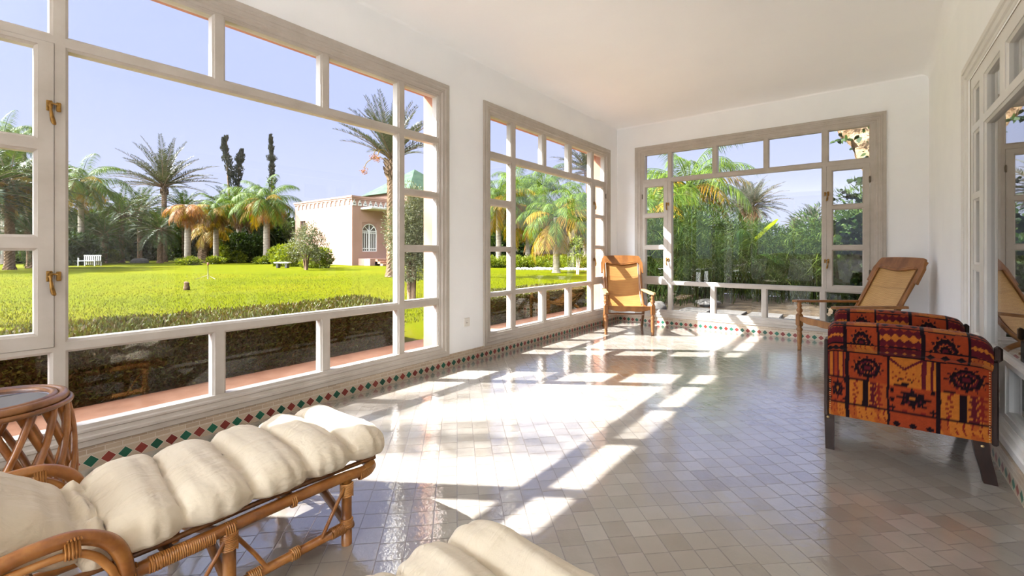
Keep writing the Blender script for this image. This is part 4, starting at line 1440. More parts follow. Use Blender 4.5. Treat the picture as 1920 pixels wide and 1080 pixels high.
tag(hedge_mb(-5.45, -4.37, -1.6, 3.45, .47, 70000, 3).build('hedge', [M_HEDGE, M_TWIG]), 'long clipped hedge just outside the big left window', 'hedge')
tag(hedge_mb(-5.3, -4.37, 4.75, 8.0, .40, 38000, 5).build('hedge', [M_HEDGE, M_TWIG]), 'short clipped hedge outside the smaller left window', 'hedge')

# near lawn: blades of grass beyond the hedge
rnd = random.Random(5); mb = MB()
for i in range(52000):
    D = 6.5 + 16 * rnd.random() ** 1.6; px = rnd.uniform(-20, 1140)
    p = site(px, D, -.03)
    if p.x > -5.5 and p.y < 6.8: continue
    if p.x > -4.4: continue
    p.z += .05 * mnoise.noise(Vector((p.x * .16, p.y * .16, 0))) - .004
    d = Vector((rnd.gauss(0, .45), rnd.gauss(0, .45), 1)).normalized(); sd = Vector((rnd.gauss(0, 1), rnd.gauss(0, 1), 0)).normalized()
    leaf(mb, p, d, sd, rnd.uniform(.025, .06), .004, 0)
M_BLADE = mat_leaf('grass_blade', [lin(68, 76, 4), lin(90, 94, 7), lin(110, 101, 24)], .3)
tag(mb.build('grass', M_BLADE), 'short yellow green grass growing over the lawn', 'grass', kind='stuff')

# --- palms beyond the lawn, seen through the big left window
G1 = 'palms at the far edge of the lawn'
palm('date_palm', 'tall grey green date palm standing highest above the dark trees beyond the lawn', 308, 47, 350, 'up', (.30, .26), 1.12, .4, G1, boots=True)
palm('short_palm', 'palm with smooth grey trunk and drooping orange dead fronds', 352, 38.5, 384, None, (.30, .25), 1, .2, G1, skirts=(('orange', 1.05), ('yellow', .7), ('orange', .8)))
palm('short_palm', 'palm with thin smooth trunk and yellow crown right of the leaning palm', 405, 41, 390, 'queen', (.27, .22), .62, .9, G1, skirts=(('yellow', .95), ('straw', .8)))
palm('leaning_palm', 'short rough palm leaning to the right, yellow fronds on top', 380, 43, 425, None, (.55, .48), 1, 0, G1, skirts=(('yellow', 1.05),), lean=(.55, .5), boots=True)
palm('queen_palm', 'queen palm with a feathery green crown and orange skirt in front of the pink house', 500, 42, 378, 'queen', (.36, .30), 1.12, 0, G1, skirts=(('yellow', 1.15), ('orange', 1.1)), v=1)
palm('queen_palm', 'green palm rising behind the yellow palm, in front of the twisted cypress', 448, 46, 385, 'queen', (.3, .25), .95, 1.3, G1, skirts=(('straw', 1.0), ('yellow', .8)))
palm('feather_palm', 'yellow green feathery palm beside the left upright of the big window', 152, 38, 345, 'queen', (.28, .22), 1.15, .3, G1, skirts=(('yellow', 1.15), ('orange', .6)), v=1)
for i, (px, D, ty, sc, v) in enumerate(((228, 45, 405, .95, 0), (262, 50, 398, 1.05, 1), (195, 41, 440, .8, 1), (345, 54, 395, 1.0, 0), (300, 43, 432, .72, 1), (430, 52, 400, 1.0, 1), (470, 50, 420, .85, 0))):
    palm('bushy_palm', ['dark bushy palm with arching fronds left of the tall date palm', 'dark bushy palm right below the tall date palm, its lower left neighbour', 'low dark palm nearest the white garden seat', 'dark palm behind the orange palm', 'low dark palm under the tall date palm', 'dark palm behind the thin yellow crowned palm', 'dark palm behind the queen palm trunk'][i],
         px, D, ty, 'dark', (.28, .24), sc, i * 1.3, G1, boots=True, v=v)
# far left, seen through the opening casement
palm('casement_palm', 'tall pale palm top seen in the upper pane of the left casement', 8, 40, 262, 'queen', (.28, .24), 1.0, .2, 'palms seen through the left casement', v=0)
palm('casement_palm', 'pale palm top beside the casement upright', 44, 44, 262, 'queen', (.28, .24), .8, 1.2, 'palms seen through the left casement', v=1)
for i, (px, D, ty, sc, sk) in enumerate(((18, 27, 345, .85, 'yellow'), (58, 31, 362, .9, None), (-40, 25, 365, .95, None), (95, 42, 380, 1.0, None), (60, 30, 440, .7, None))):
    palm('bushy_palm', ['bushy palm with a yellow heart behind the left casement', 'dark green palm filling the right half of the left casement', 'dark palm at the very left edge of the photo', 'dark palm mostly behind the left window upright', 'low palm at the foot of the left casement view'][i],
         px, D, ty, 'dark', (.28, .24), sc, i * 1.1 + .4, 'palms seen through the left casement', boots=True, v=i % 2, skirts=((sk, .9),) if sk else ())

# cypresses
def cypress(label, px, D, top_y, pts, w, seed):
    p = site(px, D); rnd = random.Random(seed); k = D / FPX
    t = thing('cypress', label, 'tree', (p.x, p.y, -.03), -0.0, 'dark cypress spires')
    mb = MB()
    P = spline([((x) * k * CS, (x) * k * SN, CAM_H + (HORIZON - y) * k + .03) for x, y in pts], 60)
    for i in range(3200):
        f = rnd.random() ** .8; c = P[int(f * 60)]
        lump = .35 + 2.0 * abs(mnoise.noise(Vector((f * 11, seed * 3.7, 0))))
        r = w * (1 - .72 * f) * lump * (.25 + abs(sin(f * 19 + seed)) ** .6)
        a = rnd.random() * 2 * pi; q = c + Vector((cos(a) * r * rnd.random() ** .5, sin(a) * r * rnd.random() ** .5, rnd.uniform(-.2, .2)))
        d = Vector((cos(a) * .6, sin(a) * .6, 1)).normalized(); sd = Vector((rnd.gauss(0, 1), rnd.gauss(0, 1), rnd.gauss(0, .4))).normalized()
        leaf(mb, q, d, sd, rnd.uniform(.18, .38), .06)
    mb.build('foliage', M_CYPRESS, t)
    mb = MB(); mb.tube([(0, 0, 0), P[0] * 1.0, P[30], P[60]], [.2, .16, .1, .03], 8); mb.build('trunk', M_BARK_D, t)


cypress('twisted dark cypress top above the yellow palms, leaning left at its tip', 428, 56, 257, [(6, 440), (8, 350), (2, 315), (-6, 285), (-8, 268), (-3, 258)], .75, 1)
cypress('short dark cypress spur right of the twisted cypress', 452, 56, 285, [(-10, 440), (-6, 340), (-2, 300), (2, 283)], .55, 2)
cypress('slim dark cypress spire rising behind the queen palm', 510, 58, 253, [(0, 440), (0, 330), (-1, 290), (-3, 254)], .62, 3)

# dark shrubs closing the far side of the lawn
SH = [('big_shrub0', lambda: bush_mb(1, 2.6, 2.2, 3.4, 5200, .42, .09, 22), M_SHRUB), ('big_shrub1', lambda: bush_mb(2, 2.4, 2.4, 2.6, 4800, .36, .08, 20), M_SHRUB), ('lime_shrub', lambda: bush_mb(3, 1.6, 1.5, 1.5, 3200, .26, .06, 16), M_LIME)]
spots = [(-60, 40, 0, 1.3), (0, 46, 1, 1.3), (60, 44, 0, 1.2), (110, 47, 1, 1.2), (150, 42, 1, 1.0), (185, 52, 0, 1.5), (228, 57, 1, 1.5), (275, 58, 0, 1.6), (325, 60, 0, 1.6), (375, 56, 1, 1.6), (420, 58, 0, 1.7), (462, 52, 0, 1.15), (498, 56, 0, 1.6), (540, 55, 1, 1.6), (455, 45, 1, .95), (430, 43, 2, .9), (548, 34, 2, .95), (525, 40, 2, .8), (595, 30.5, 2, .75), (205, 44, 2, .7), (142, 37, 1, .85)]
SHL = ['dark shrub at the left edge of the photo', 'tall dark shrub filling the left casement', 'dark shrub behind the low casement palm', 'dark shrub behind the left window upright', 'grey green shrub beside the white garden seat', 'tall dark shrub behind the white garden seat', 'dark shrub left of the tall date palm trunk', 'dark shrub in the shade under the tall date palm', 'dark shrub between the date palm and the orange palm', 'dark shrub behind the leaning palm', 'dark tree behind the yellow palms', 'dense green shrub between the yellow palms and the queen palm', 'dark tree right behind the queen palm trunk', 'dark tree at the left end of the pink house', 'low green shrub left of the queen palm trunk', 'lime shrub at the foot of the thin palm', 'bright lime shrub before the house wall, left of the small olive', 'lime shrub right of the queen palm trunk', 'lime shrub before the house, right of the small olive', 'small lime shrub behind the white garden seat', 'shrub nearest the left upright of the big window']
for (px, D, k, sc), lb in zip(spots, SHL):
    key, mk, mt = SH[k]
    bush('shrub', lb, 'shrub', px, D, key, mk, mt, sc, 'shrubs beyond the lawn', px * .13)
for px, D, lb in ((352, 36.5, 'low green plants around the foot of the orange palm'), (405, 40, 'low green plants at the foot of the thin palm'), (498, 40, 'low green plants at the foot of the queen palm')):
    bush('ground_plant', lb, 'plant', px, D, 'low_plant', lambda: bush_mb(8, 1.3, 1.0, .55, 1400, .3, .045, 10, .6), M_LIME, .9, 'low plants round the palm trunks', px)

# olive trees
bush('olive_tree', 'small olive tree on the lawn in front of the pink house', 'tree', 574, 27, 'olive_s', lambda: bush_mb(11, 1.25, 1.2, 1.9, 4200, .16, .022, 18), M_OLIVE, 1.0, None, 0, lambda: stems_mb(11, 1.3, 6, .05, .5), raise_=.55)
bush('olive_tree', 'grey green olive tree close behind the right side of the big window', 'tree', 772, 10.6, 'olive_b', lambda: bush_mb(12, .60, .70, 2.0, 26000, .062, .010, 34, .3), M_OLIVE, (1, 1, .95), None, 0, lambda: stems_mb(12, 1.6, 5, .06, .3), raise_=.42)

# near date palm with orange fruit
p = palm('date_palm', 'date palm with orange fruit clusters behind the right side of the big window', 734, 20, 300, 'up', (.27, .22), .62, 2.2, None, boots=True, v=1)
zt = hgt(300, 20) + .03
for (dx, dy, dz), lb in (((-.98, -.75, -.28), 'orange'), ((-.62, -.5, .32), 'orange'), ((.25, -.9, .1), 'orange')):
    rnd = random.Random(int(dx * 100)); mb = MB()
    inv = Matrix.Rotation(-2.2, 4, 'Z')
    e = inv @ Vector((dx, dy, dz))
    mb.tube(spline([(0, 0, 0), e * .45 + Vector((0, 0, .35)), e * .85 + Vector((0, 0, .28)), e], 10), .016, 5, mat=1)
    for q in range(70):
        d = Vector((rnd.gauss(0, 1), rnd.gauss(0, 1), rnd.gauss(-.6, 1))).normalized(); b = e + d * .2 * rnd.random() + Vector((0, 0, -.08))
        mb.lathe([(0, -.024), (.014, -.012), (.016, .0), (.012, .014), (0, .024)], b, 5, smooth=True)
    mb.build('fruit_cluster', [M_FRUIT, M_YELLOW], p, (0, 0, zt - .1))

# --- palms seen through the second window
G2 = 'palms beyond the flower bed'
palm('queen_palm', 'queen palm with the tall pale trunk in the middle of the second window', 1043, 23.6, 408, 'queen', (.22, .17), .74, .5, G2, v=0, skirts=(('yellow', 1.0),))
palm('queen_palm', 'queen palm with green weeping crown left in the second window', 990, 36, 395, 'queen', (.26, .22), .92, 1.1, G2, v=1, skirts=(('yellow', 1.35),))
palm('queen_palm', 'short palm with a straw coloured skirt behind the tall pale trunk', 1026, 40, 418, 'queen', (.42, .36), .7, 2.0, G2, v=0, skirts=(('straw', 1.4), ('yellow', 1.2)))
palm('queen_palm', 'yellowing palm at the right upright of the second window', 1098, 30, 385, 'queen', (.25, .2), .85, 2.9, G2, v=1, skirts=(('yellow', 1.3), ('orange', .9)))
palm('queen_palm', 'palm behind the narrow left panes of the second window', 935, 34, 372, 'queen', (.26, .22), 1.0, .2, G2, v=0, skirts=(('yellow', 1.3),))
palm('queen_palm', 'tall green palm rising behind the tall pale trunk', 1020, 50, 350, 'queen', (.3, .25), 1.25, .7, G2, v=1)
palm('queen_palm', 'far green palm between the two weeping palms', 968, 54, 352, 'queen', (.3, .25), 1.3, 1.9, G2, v=0)
palm('date_palm', 'grey date palm crown at the top right of the second window', 1103, 42, 322, 'date', (.3, .26), .85, 1.0, G2, boots=True, v=0)
spots = [(910, 60, 0, 1.6), (945, 56, 1, 1.7), (985, 58, 0, 1.7), (1022, 60, 0, 1.7), (1060, 56, 1, 1.7), (1100, 52, 0, 1.7), (1150, 54, 1, 1.7), (870, 62, 0, 1.6)]
SHL = ['dark tree behind the narrow left panes of the second window', 'dark tree between the left palms of the second window', 'dark tree behind the left weeping palm', 'dark tree behind the straw skirted palm', 'dark tree right of the tall pale trunk', 'dark tree behind the right upright of the second window', 'dark tree behind the back corner of the room', 'dark tree behind the wall between the two left windows']
for (px, D, k, sc), lb in zip(spots, SHL):
    key, mk, mt = SH[k]; bush('shrub', lb, 'shrub', px, D, key, mk, mt, sc, 'dark trees behind the flower bed', px * .2)
for i, (px, D) in enumerate(((925, 31), (948, 32), (975, 30), (1000, 30), (1024, 29.5), (1064, 29), (1090, 28), (1112, 27.5))):
    bush('bed_plant', ['low bed plant behind the narrow left panes of the second window', 'second low bed plant from the left in the second window', 'low bed plant left of the left palm trunk', 'low bed plant right of the left palm trunk', 'low bed plant before the straw skirted palm', 'low bed plant right of the tall pale trunk', 'low bed plant behind the young tree', 'low bed plant at the right upright of the second window'][i], 'plant', px, D, 'bed_plant', lambda: bush_mb(9, 1.0, .8, .8, 1500, .2, .04, 10, .5), M_LIME, (1, 1, .9), 'low plants in the flower bed', px)
rk = MB(); rnd = random.Random(4)
rk.grid(lambda u, v: Vector((cos(2 * pi * u) * sin(pi * v), sin(2 * pi * u) * sin(pi * v), cos(pi * v) * .6)) * (.16 * (1 + .35 * mnoise.noise(Vector((cos(2 * pi * u) * sin(pi * v), sin(2 * pi * u) * sin(pi * v), cos(pi * v))) * 1.7))), 12, 8)
rkm = rk.mesh('border_stone', M_STONE_W)
for i in range(22):
    q = site(972 + i * 6.0, 27.6 - .05 * i, .02)
    o = bpy.data.objects.new('border_stone', rkm); COL.objects.link(o); o.location = q; o.rotation_euler = (0, 0, i * 1.7); s_ = .8 + .5 * rnd.random(); o.scale = (s_, s_, s_)
    tag(o, 'white stone in the edging of the flower bed in the second window', 'stone', 'white edging stones')
yt = thing('young_tree', 'thin young tree on the lawn in the second window', 'tree', site(1083, 21.5, -.03), 0)
mb = stems_mb(3, 1.35, 5, .022, .38); mb.build('trunk', M_BARK, yt)
bush_mb(15, .5, .5, .9, 320, .12, .03, 9, .3).build('foliage', M_LIME, yt, (0, 0, .75))
# ------------------------------------------------------------------ back window garden
G3 = 'palms behind the back garden'
palm('queen_palm', 'green weeping queen palm at the left of the back window', 1292, 17, 352, 'queen', (.2, .16), .82, .4, G3, v=1, skirts=(('yellow', .85),))
palm('queen_palm', 'yellowing palm low behind the left casement of the back window', 1222, 15, 400, 'queen', (.18, .15), .62, 1.6, G3, v=0, skirts=(('yellow', .9), ('orange', .6)))
palm('date_palm', 'date palm with twin trunks in the middle of the back window', 1412, 27, 388, 'date', (.24, .20), .46, .3, G3, boots=True, v=0, skirts=(('straw', .5),))
palm('date_palm', 'second date palm leaning against the twin trunk', 1394, 27.5, 392, 'date', (.22, .18), .42, 1.3, G3, boots=True, v=1)
palm('date_palm', 'small far date palm at the right of the big back pane', 1524, 45, 412, 'date', (.25, .2), .42, 2.1, G3, boots=True, v=1)
palm('date_palm', 'smallest far date palm, left of its taller neighbour', 1490, 52, 424, 'date', (.25, .2), .36, .8, G3, boots=True, v=0, skirts=(('straw', .5),))


def papyrus_mb(seed, n, h, spread):
    rnd = random.Random(seed); mb = MB()
    for i in range(n):
        a = rnd.random() * 2 * pi; r = spread * sqrt(rnd.random()) * .55
        b = Vector((r * cos(a), r * sin(a), 0)); hh = h * rnd.uniform(.30, 1.0); o = spread * rnd.uniform(.1, .55)
        a2 = a + rnd.gauss(0, .5)
        top = b + Vector((o * cos(a2), o * sin(a2), hh))
        mb.tube([b, b.lerp(top, .5) + Vector((0, 0, .08)), top], [.009, .007, .004], 4, caps=False)
        m = rnd.randrange(13, 20)
        for k in range(m):
            an = 2 * pi * k / m + rnd.random() * .4
            d = Vector((cos(an), sin(an), rnd.uniform(-.15, .55))).normalized()
            l = rnd.uniform(.28, .58)
            sd = d.cross(Vector((0, 0, 1))).normalized()
            leaf(mb, top, d, sd, l, .0085, 0, Vector((0, 0, -.55 * l * rnd.random())))
    return mb


PS = [(1205, 9.6, 0, 1.0), (1238, 10.6, 1, 1.05), (1272, 9.9, 0, 1.0), (1300, 11.2, 1, 1.1), (1335, 10.3, 0, .98), (1362, 11.6, 1, 1.05), (1395, 10.6, 0, .95), (1430, 11.4, 1, .95), (1462, 10.2, 0, .88), (1492, 11.2, 1, .95), (1522, 10.2, 0, .92), (1556, 9.8, 1, 1.0), (1590, 9.4, 0, 1.0), (1622, 9.8, 1, 1.0)]
PL = ['papyrus clump behind the left casement of the back window', 'papyrus clump at the left upright of the big back pane', 'papyrus clump under the weeping queen palm', 'tall papyrus clump left of the banana leaves', 'papyrus clump over the left paving slabs', 'papyrus clump behind the left paving slabs', 'papyrus clump under the dark banana leaf', 'papyrus clump under the bright banana leaf', 'papyrus clump over the right paving slabs', 'papyrus clump below the smallest far palm', 'papyrus clump at the right end of the big back pane', 'papyrus clump at the left edge of the right casement', 'papyrus clump in the lower panes of the right casement', 'papyrus clump at the right edge of the right casement']
for (px, D, v, sc), lb in zip(PS, PL):
    p = site(px, D)
    o = bpy.data.objects.new('papyrus', shared('papyrus_%d' % v, lambda: papyrus_mb(80 + v, 46, 1.8, 1.15), [M_PAPYRUS])); COL.objects.link(o)
    o.location = (p.x, p.y, -.05); o.rotation_euler = (0, 0, px * .7); o.scale = (sc, sc, sc)
    tag(o, lb, 'papyrus', 'papyrus clumps outside the back window')
BS = [(1200, 12.5, 0, .55), (1255, 13.5, 1, .75), (1315, 14, 0, .62), (1370, 14, 1, .7), (1425, 14, 0, .5), (1480, 13.5, 1, .62), (1535, 13, 0, .5), (1585, 12, 1, .75), (1640, 12, 0, .7), (1285, 12.2, 1, .5), (1505, 12.4, 1, .52)]
BL = ['dark shrub far left in the back window', 'dark shrub behind the left papyrus', 'dark shrub behind the queen palm trunk', 'dark shrub behind the middle papyrus', 'dark shrub behind the banana plants', 'dark shrub right of the banana plants', 'dark shrub at the right of the big back pane', 'dark shrub behind the right casement', 'dark shrub at the far right of the back window', 'low dark shrub under the queen palm', 'low dark shrub below the small far palms']
for (px, D, k, sc), lb in zip(BS, BL):
    bush('shrub', lb, 'shrub', px, D, 'fine_shrub%d' % k, (lambda: bush_mb(61, 2.6, 2.2, 3.4, 15000, .26, .026, 26)) if k == 0 else (lambda: bush_mb(62, 2.4, 2.4, 2.6, 13000, .24, .024, 24)), M_SHRUB, sc, 'shrubs behind the papyrus', px * .3)


def big_leaf(mb, pts, w, side, n=16):
    P = spline(pts, n); side = Vector(side).normalized(); vs = []
    for i, p in enumerate(P):
        t = i / n; ww = w * sin(pi * min(1, t * .93 + .05)) ** .6
        vs += [p - side * ww + Vector((0, 0, -.25 * ww)), p, p + side * ww + Vector((0, 0, -.25 * ww))]
    fs = []
    for i in range(n):
        for j in (0, 1): fs.append((3 * i + j, 3 * i + j + 1, 3 * i + 4 + j, 3 * i + 3 + j))
    mb.add(vs, fs, 0, True)


R3 = Vector((CS, SN, 0)); F3 = Vector((-SN, CS, 0)); Z3 = Vector((0, 0, 1))
bn = thing('banana_plant', 'banana plant with one bright yellow green leaf above the papyrus', 'banana plant', site(1405, 10.9, -.05))
mb = MB(); big_leaf(mb, [Z3 * 1.28, R3 * .12 + Z3 * 1.45, R3 * .34 + Z3 * 1.66, R3 * .58 + Z3 * 1.86, R3 * .70 + Z3 * 1.93], .16, F3 * .75 - Z3 * .45 + R3 * .3); mb.build('bright_leaf', M_BANANA, bn)
for pts, w in (([Z3 * 1.1, R3 * -.08 + Z3 * 1.4, R3 * -.12 + F3 * .05 + Z3 * 1.62, R3 * -.10 + F3 * .2 + Z3 * 1.7], .19), ([Z3 * 1.0, R3 * -.3 + Z3 * 1.2, R3 * -.55 + Z3 * 1.25, R3 * -.75 + Z3 * 1.1], .16), ([Z3 * .9, F3 * -.3 + R3 * .2 + Z3 * 1.1, F3 * -.6 + R3 * .3 + Z3 * 1.0, F3 * -.8 + R3 * .35 + Z3 * .8], .15)):
    mb = MB(); big_leaf(mb, pts, w, R3 if abs(pts[-1].dot(R3)) < .4 else F3); mb.build('leaf', M_BROAD, bn)
mb = MB(); mb.tube([(0, 0, 0), (0, 0, .7), (0, 0, 1.3)], [.07, .06, .04], 8); mb.build('stem', M_SHRUB, bn)

# paving slabs in the shade of the papyrus
rnd = random.Random(9)
ORD = ['first', 'second', 'third', 'fourth', 'fifth', 'sixth']; RWN = ['row nearest the back window', 'middle row outside the back window', 'row farthest from the back window']
for b in range(3):
    for a in range(6):
        x = -2.75 + .58 * a + .12 * b; y = 7.72 + .62 * b
        mb = MB(); mb.bbox((-.25, -.25, 0), (.25, .25, .045), .008); o = mb.build('paving_slab', M_STONE, None, (x, y, -.055)); o.rotation_euler = (0, 0, rnd.uniform(-.03, .03))
        tag(o, '%s grey paving slab from the left in the %s' % (ORD[a], RWN[b]), 'paving slab', 'paving slabs outside the back window')
for lb, x, y, s in (('rounded grey boulder behind the honey teak chair outside the window', -3.1, 8.45, .17), ('flat sunlit stone beyond the boulder outside the back window', -2.55, 9.9, .24)):
    mb = MB()
    mb.grid(lambda u, v: Vector((cos(2 * pi * u) * sin(pi * v), sin(2 * pi * u) * sin(pi * v), cos(pi * v) * (.7 if s < .2 else .3))) * (s * (1 + .25 * mnoise.noise(Vector((cos(2 * pi * u) * sin(pi * v), sin(2 * pi * u) * sin(pi * v), cos(pi * v))) * 1.4 + Vector((x, 0, 0))))), 20, 12)
    tag(mb.build('boulder', M_STONE, None, (x, y, .03)), lb, 'boulder')

# pale leaning trunk hung with creeper outside the right corner of the back window
tr = thing('creeper_tree', 'pale peeling tree trunk draped with creeper at the top right of the back window', 'tree', (.58, 8.1, -.05))
mb = MB()
pts = [Vector((0, 0, 0)), Vector((-.08, -.02, 1.2)), Vector((-.26, -.10, 1.9)), Vector((-.46, -.14, 2.4)), Vector((-.62, -.15, 2.75)), Vector((-.80, -.15, 3.1)), Vector((-1.05, -.2, 3.9))]
P = spline(pts, 60); vs = []; k = 18
for i, p in enumerate(P):
    for j in range(k):
        a = 2 * pi * j / k
        r = .15 * (1 + .35 * mnoise.noise(Vector((cos(a) * 1.6, sin(a) * 1.6, i * .22))) + .12 * mnoise.noise(Vector((cos(a) * 5, sin(a) * 5, i * .6))))
        vs.append(p + Vector((cos(a), sin(a), .3 * cos(a))) * r)
fs = []
for i in range(60):
    for j in range(k): fs.append((i * k + j, i * k + (j + 1) % k, (i + 1) * k + (j + 1) % k, (i + 1) * k + j))
mb.add(vs, fs, 0, True); mb.build('trunk', M_BARK_P, tr)
rnd = random.Random(21); mb = MB()
def heart(mb, p, d, n, s):
    sd = d.cross(n).normalized()
    mb.add([p, p + d * .35 * s + sd * .42 * s, p + d * .75 * s + sd * .30 * s, p + d * 1.15 * s, p + d * .75 * s - sd * .30 * s, p + d * .35 * s - sd * .42 * s], [(0, 1, 2, 3), (0, 3, 4, 5)])
for i in range(330):
    p = P[int(rnd.uniform(14, 58))] + Vector((rnd.gauss(.08, .11), rnd.gauss(-.04, .11), rnd.gauss(-.02, .12)))
    d = Vector((rnd.gauss(0, .6), rnd.gauss(0, .6), -.8)).normalized(); heart(mb, p, d, Vector((rnd.gauss(0, .6), -1, rnd.gauss(.3, .5))).normalized(), rnd.uniform(.05, .10))
# hanging sprays
for (a, b) in ((Vector((-.66, -.22, 2.72)), Vector((-.98, -.30, 2.66))), (Vector((-.45, -.2, 1.95)), Vector((-.98, -.28, 1.84))), (Vector((-.40, -.2, 2.15)), Vector((-.74, -.25, 2.12))), (Vector((-.5, -.2, 1.75)), Vector((-.86, -.3, 2.0)))):
    mb.tube([a, a.lerp(b, .5) + Vector((0, 0, .05)), b], [.006, .005, .003], 4)
    for q in range(13):
        p = a.lerp(b, rnd.uniform(.3, 1)) + Vector((0, 0, .04)); d = Vector((rnd.gauss(0, .7), rnd.gauss(0, .5), -.5)).normalized(); heart(mb, p, d, Vector((0, -1, .3)).normalized(), rnd.uniform(.04, .075))
mb.build('creeper', M_BROAD, tr)
# broad-leaved creeper filling the right casement
cr = thing('climbing_shrub', 'dark broad leaved climber behind the right casement of the back window', 'shrub', (.18, 8.25, -.05))
rnd = random.Random(31); mb = MB()
for i in range(3600):
    u = Vector((max(-.62, min(.9, rnd.gauss(.1, .38))), rnd.gauss(0, .2), 0)); z = rnd.uniform(.02, 1.68) + .12 * mnoise.noise(Vector((u.x * 3, 0, 1)))
    heart(mb, u + Vector((0, 0, z)), Vector((rnd.gauss(0, .5), rnd.gauss(-.2, .4), -.8)).normalized(), Vector((rnd.gauss(0, .5), -1, rnd.gauss(.4, .4))).normalized(), rnd.uniform(.045, .085))
mb.build('foliage', M_BROAD, cr)
stems_mb(5, 1.5, 7, .014, .35).build('stem', M_BARK_D, cr)

# palm outside the frame on the sun side, whose fronds throw the soft bars across the floor
palm('date_palm', 'date palm outside the photo on the sunny side, shading the floor', 0, 1, 0, 'sparse', (.25, .2), .55, .8, None, boots=True, v=0, at=(-10.0, -3.6), ztop=7.2)

# ------------------------------------------------------------------ pink garden house
HX, HY = -31.9, 20.2
hs = thing('pink_house', 'single storey pale pink garden house beyond the lawn', 'house', (HX, HY, -.03))
W_, D_, H_ = 9.2, 8.0, 5.45
# walls with a real door and window opening
def house_wall(u0, u1, z0, z1, holes, th):
    return wall_mesh(u0, u1, z0, z1, holes, th)
w1 = house_wall(-W_, 0, 0, H_, [(-8.25, -7.35, 2.80, 3.85)], .3).build('wall', [M_HOUSE, M_HOUSE], hs)          # faces -y
w2 = house_wall(.3, D_, 0, H_, [(.92, 2.32, 1.10, 3.50)], .3)
w2 = w2.build('wall', [M_HOUSE, M_HOUSE], hs); w2.rotation_euler = (0, 0, pi / 2)                                # faces +x
mb = MB(); mb.box((-W_, .3, 0), (-W_ + .3, D_, H_)); mb.box((-W_, D_ - .3, 0), (-.3, D_, H_)); mb.build('wall', M_HOUSE, hs)
mb = MB(); mb.box((-W_ + .2, .2, H_ - .5), (-.2, D_ - .2, H_ - .4)); mb.build('flat_roof', M_ROOF, hs)
mb = MB(); mb.box((-W_ - .1, -.12, H_ - .02), (.12, .2, H_ + .12)); mb.box((-.2, .2, H_ - .02), (.12, D_, H_ + .12)); mb.box((-W_ - .06, -.07, H_ - .16), (.07, .0, H_ - .02)); mb.box((0.0, .0, H_ - .16), (.07, D_, H_ - .02))
mb.build('cornice', M_HOUSE, hs)
mb = MB()
for i in range(15):       # keyhole frieze on the long side
    y = .18 + i * .50
    mb.lathe([(.0, 0), (.12, .0), (.12, .05), (.0, .05)], (0, 0, 0), 14, smooth=False, M=Matrix.Translation((.0, y, H_ - .42)) @ Matrix.Rotation(pi / 2, 4, 'Y'))
    mb.box((.0, y - .17, H_ - .66), (.05, y + .17, H_ - .46)); mb.box((.0, y - .05, H_ - .34), (.05, y + .05, H_ - .20))
mb.build('frieze', M_STONE_W, hs)
mb = MB()
for i in range(13):
    x = -.45 - i * .68
    mb.box((x - .10, -.05, H_ - .55), (x + .10, .0, H_ - .30)); mb.box((x - .17, -.05, H_ - .30), (x + .17, 0, H_ - .17))
mb.build('frieze', M_HOUSE, hs)
dr = MB(); dr.box((-.2, .92, 1.10), (-.12, 2.32, 3.50)); dr = dr.build('door', M_SHADEGLASS, hs); dr['label'] = 'arched double door with white glazing bars'
mb = MB()
for y in (.92, 1.56, 1.63, 2.25): mb.box((-.12, y, 1.10), (-.04, y + .075, 2.85))
for z in (1.10, 1.32, 2.60, 2.74): mb.box((-.12, .92, z), (-.05, 2.32, z + .07))
for y in (1.14, 1.36, 1.86, 2.06): mb.box((-.12, y, 1.10), (-.06, y + .04, 2.7))
mb.tube([(-.08, 1.62 + .66 * cos(pi * i / 16), 2.74 + .62 * sin(pi * i / 16)) for i in range(17)], .045, 6)
for a in (pi * .25, pi * .5, pi * .75): mb.tube([(-.08, 1.62, 2.74), (-.08, 1.62 + .66 * cos(a), 2.74 + .62 * sin(a))], .03, 6)
mb.build('door_frame', M_WHITE, dr)
mb = MB()      # spandrels round the arch
for i in range(16):
    a0, a1 = pi * i / 16, pi * (i + 1) / 16
    p0, p1 = (1.62 + .70 * cos(a0), 2.74 + .66 * sin(a0)), (1.62 + .70 * cos(a1), 2.74 + .66 * sin(a1))
    mb.add([(-.03, p0[0], p0[1]), (-.03, p1[0], p1[1]), (-.03, p1[0], 3.51), (-.03, p0[0], 3.51)], [(0, 1, 2, 3)])
mb.build('door_surround', M_HOUSE, dr)
wn = MB(); wn.box((-8.25, .14, 2.80), (-7.35, .18, 3.85)); wn = wn.build('window', M_SHADEGLASS, hs)
mb = MB(); mb.box((-7.84, .08, 2.8), (-7.76, .14, 3.85)); mb.box((-8.25, .08, 3.3), (-7.35, .14, 3.36)); mb.box((-8.30, -.05, 2.70), (-7.3, .1, 2.80)); mb.build('window_frame', M_BARK_D, wn)
mb = MB(); mb.bbox((.0, .75, 4.48), (1.5, 6.2, 4.66), .03); mb.build('porch_roof', M_STONE_W, hs)
for y in (3.0, 6.0):
    mb = MB(); mb.box((1.25, y, .9), (1.40, y + .15, 4.48)); mb.build('porch_post', M_WHITE, hs)
mb = MB(); mb.box((.0, .55, 0), (1.6, 6.4, .55)); mb.build('terrace', M_HOUSE, hs)
mb = MB()
for i in range(3): mb.box((1.6, 1.0, 0), (1.6 + .34 * (3 - i), 3.6, .16 * (i + 1)))
mb.build('steps', M_TERRA, hs)
rf = thing('hipped_roof_pavilion', 'green tiled hipped roof rising behind the pink house', 'house', (HX - 7.6, HY + 12.6, -.03))
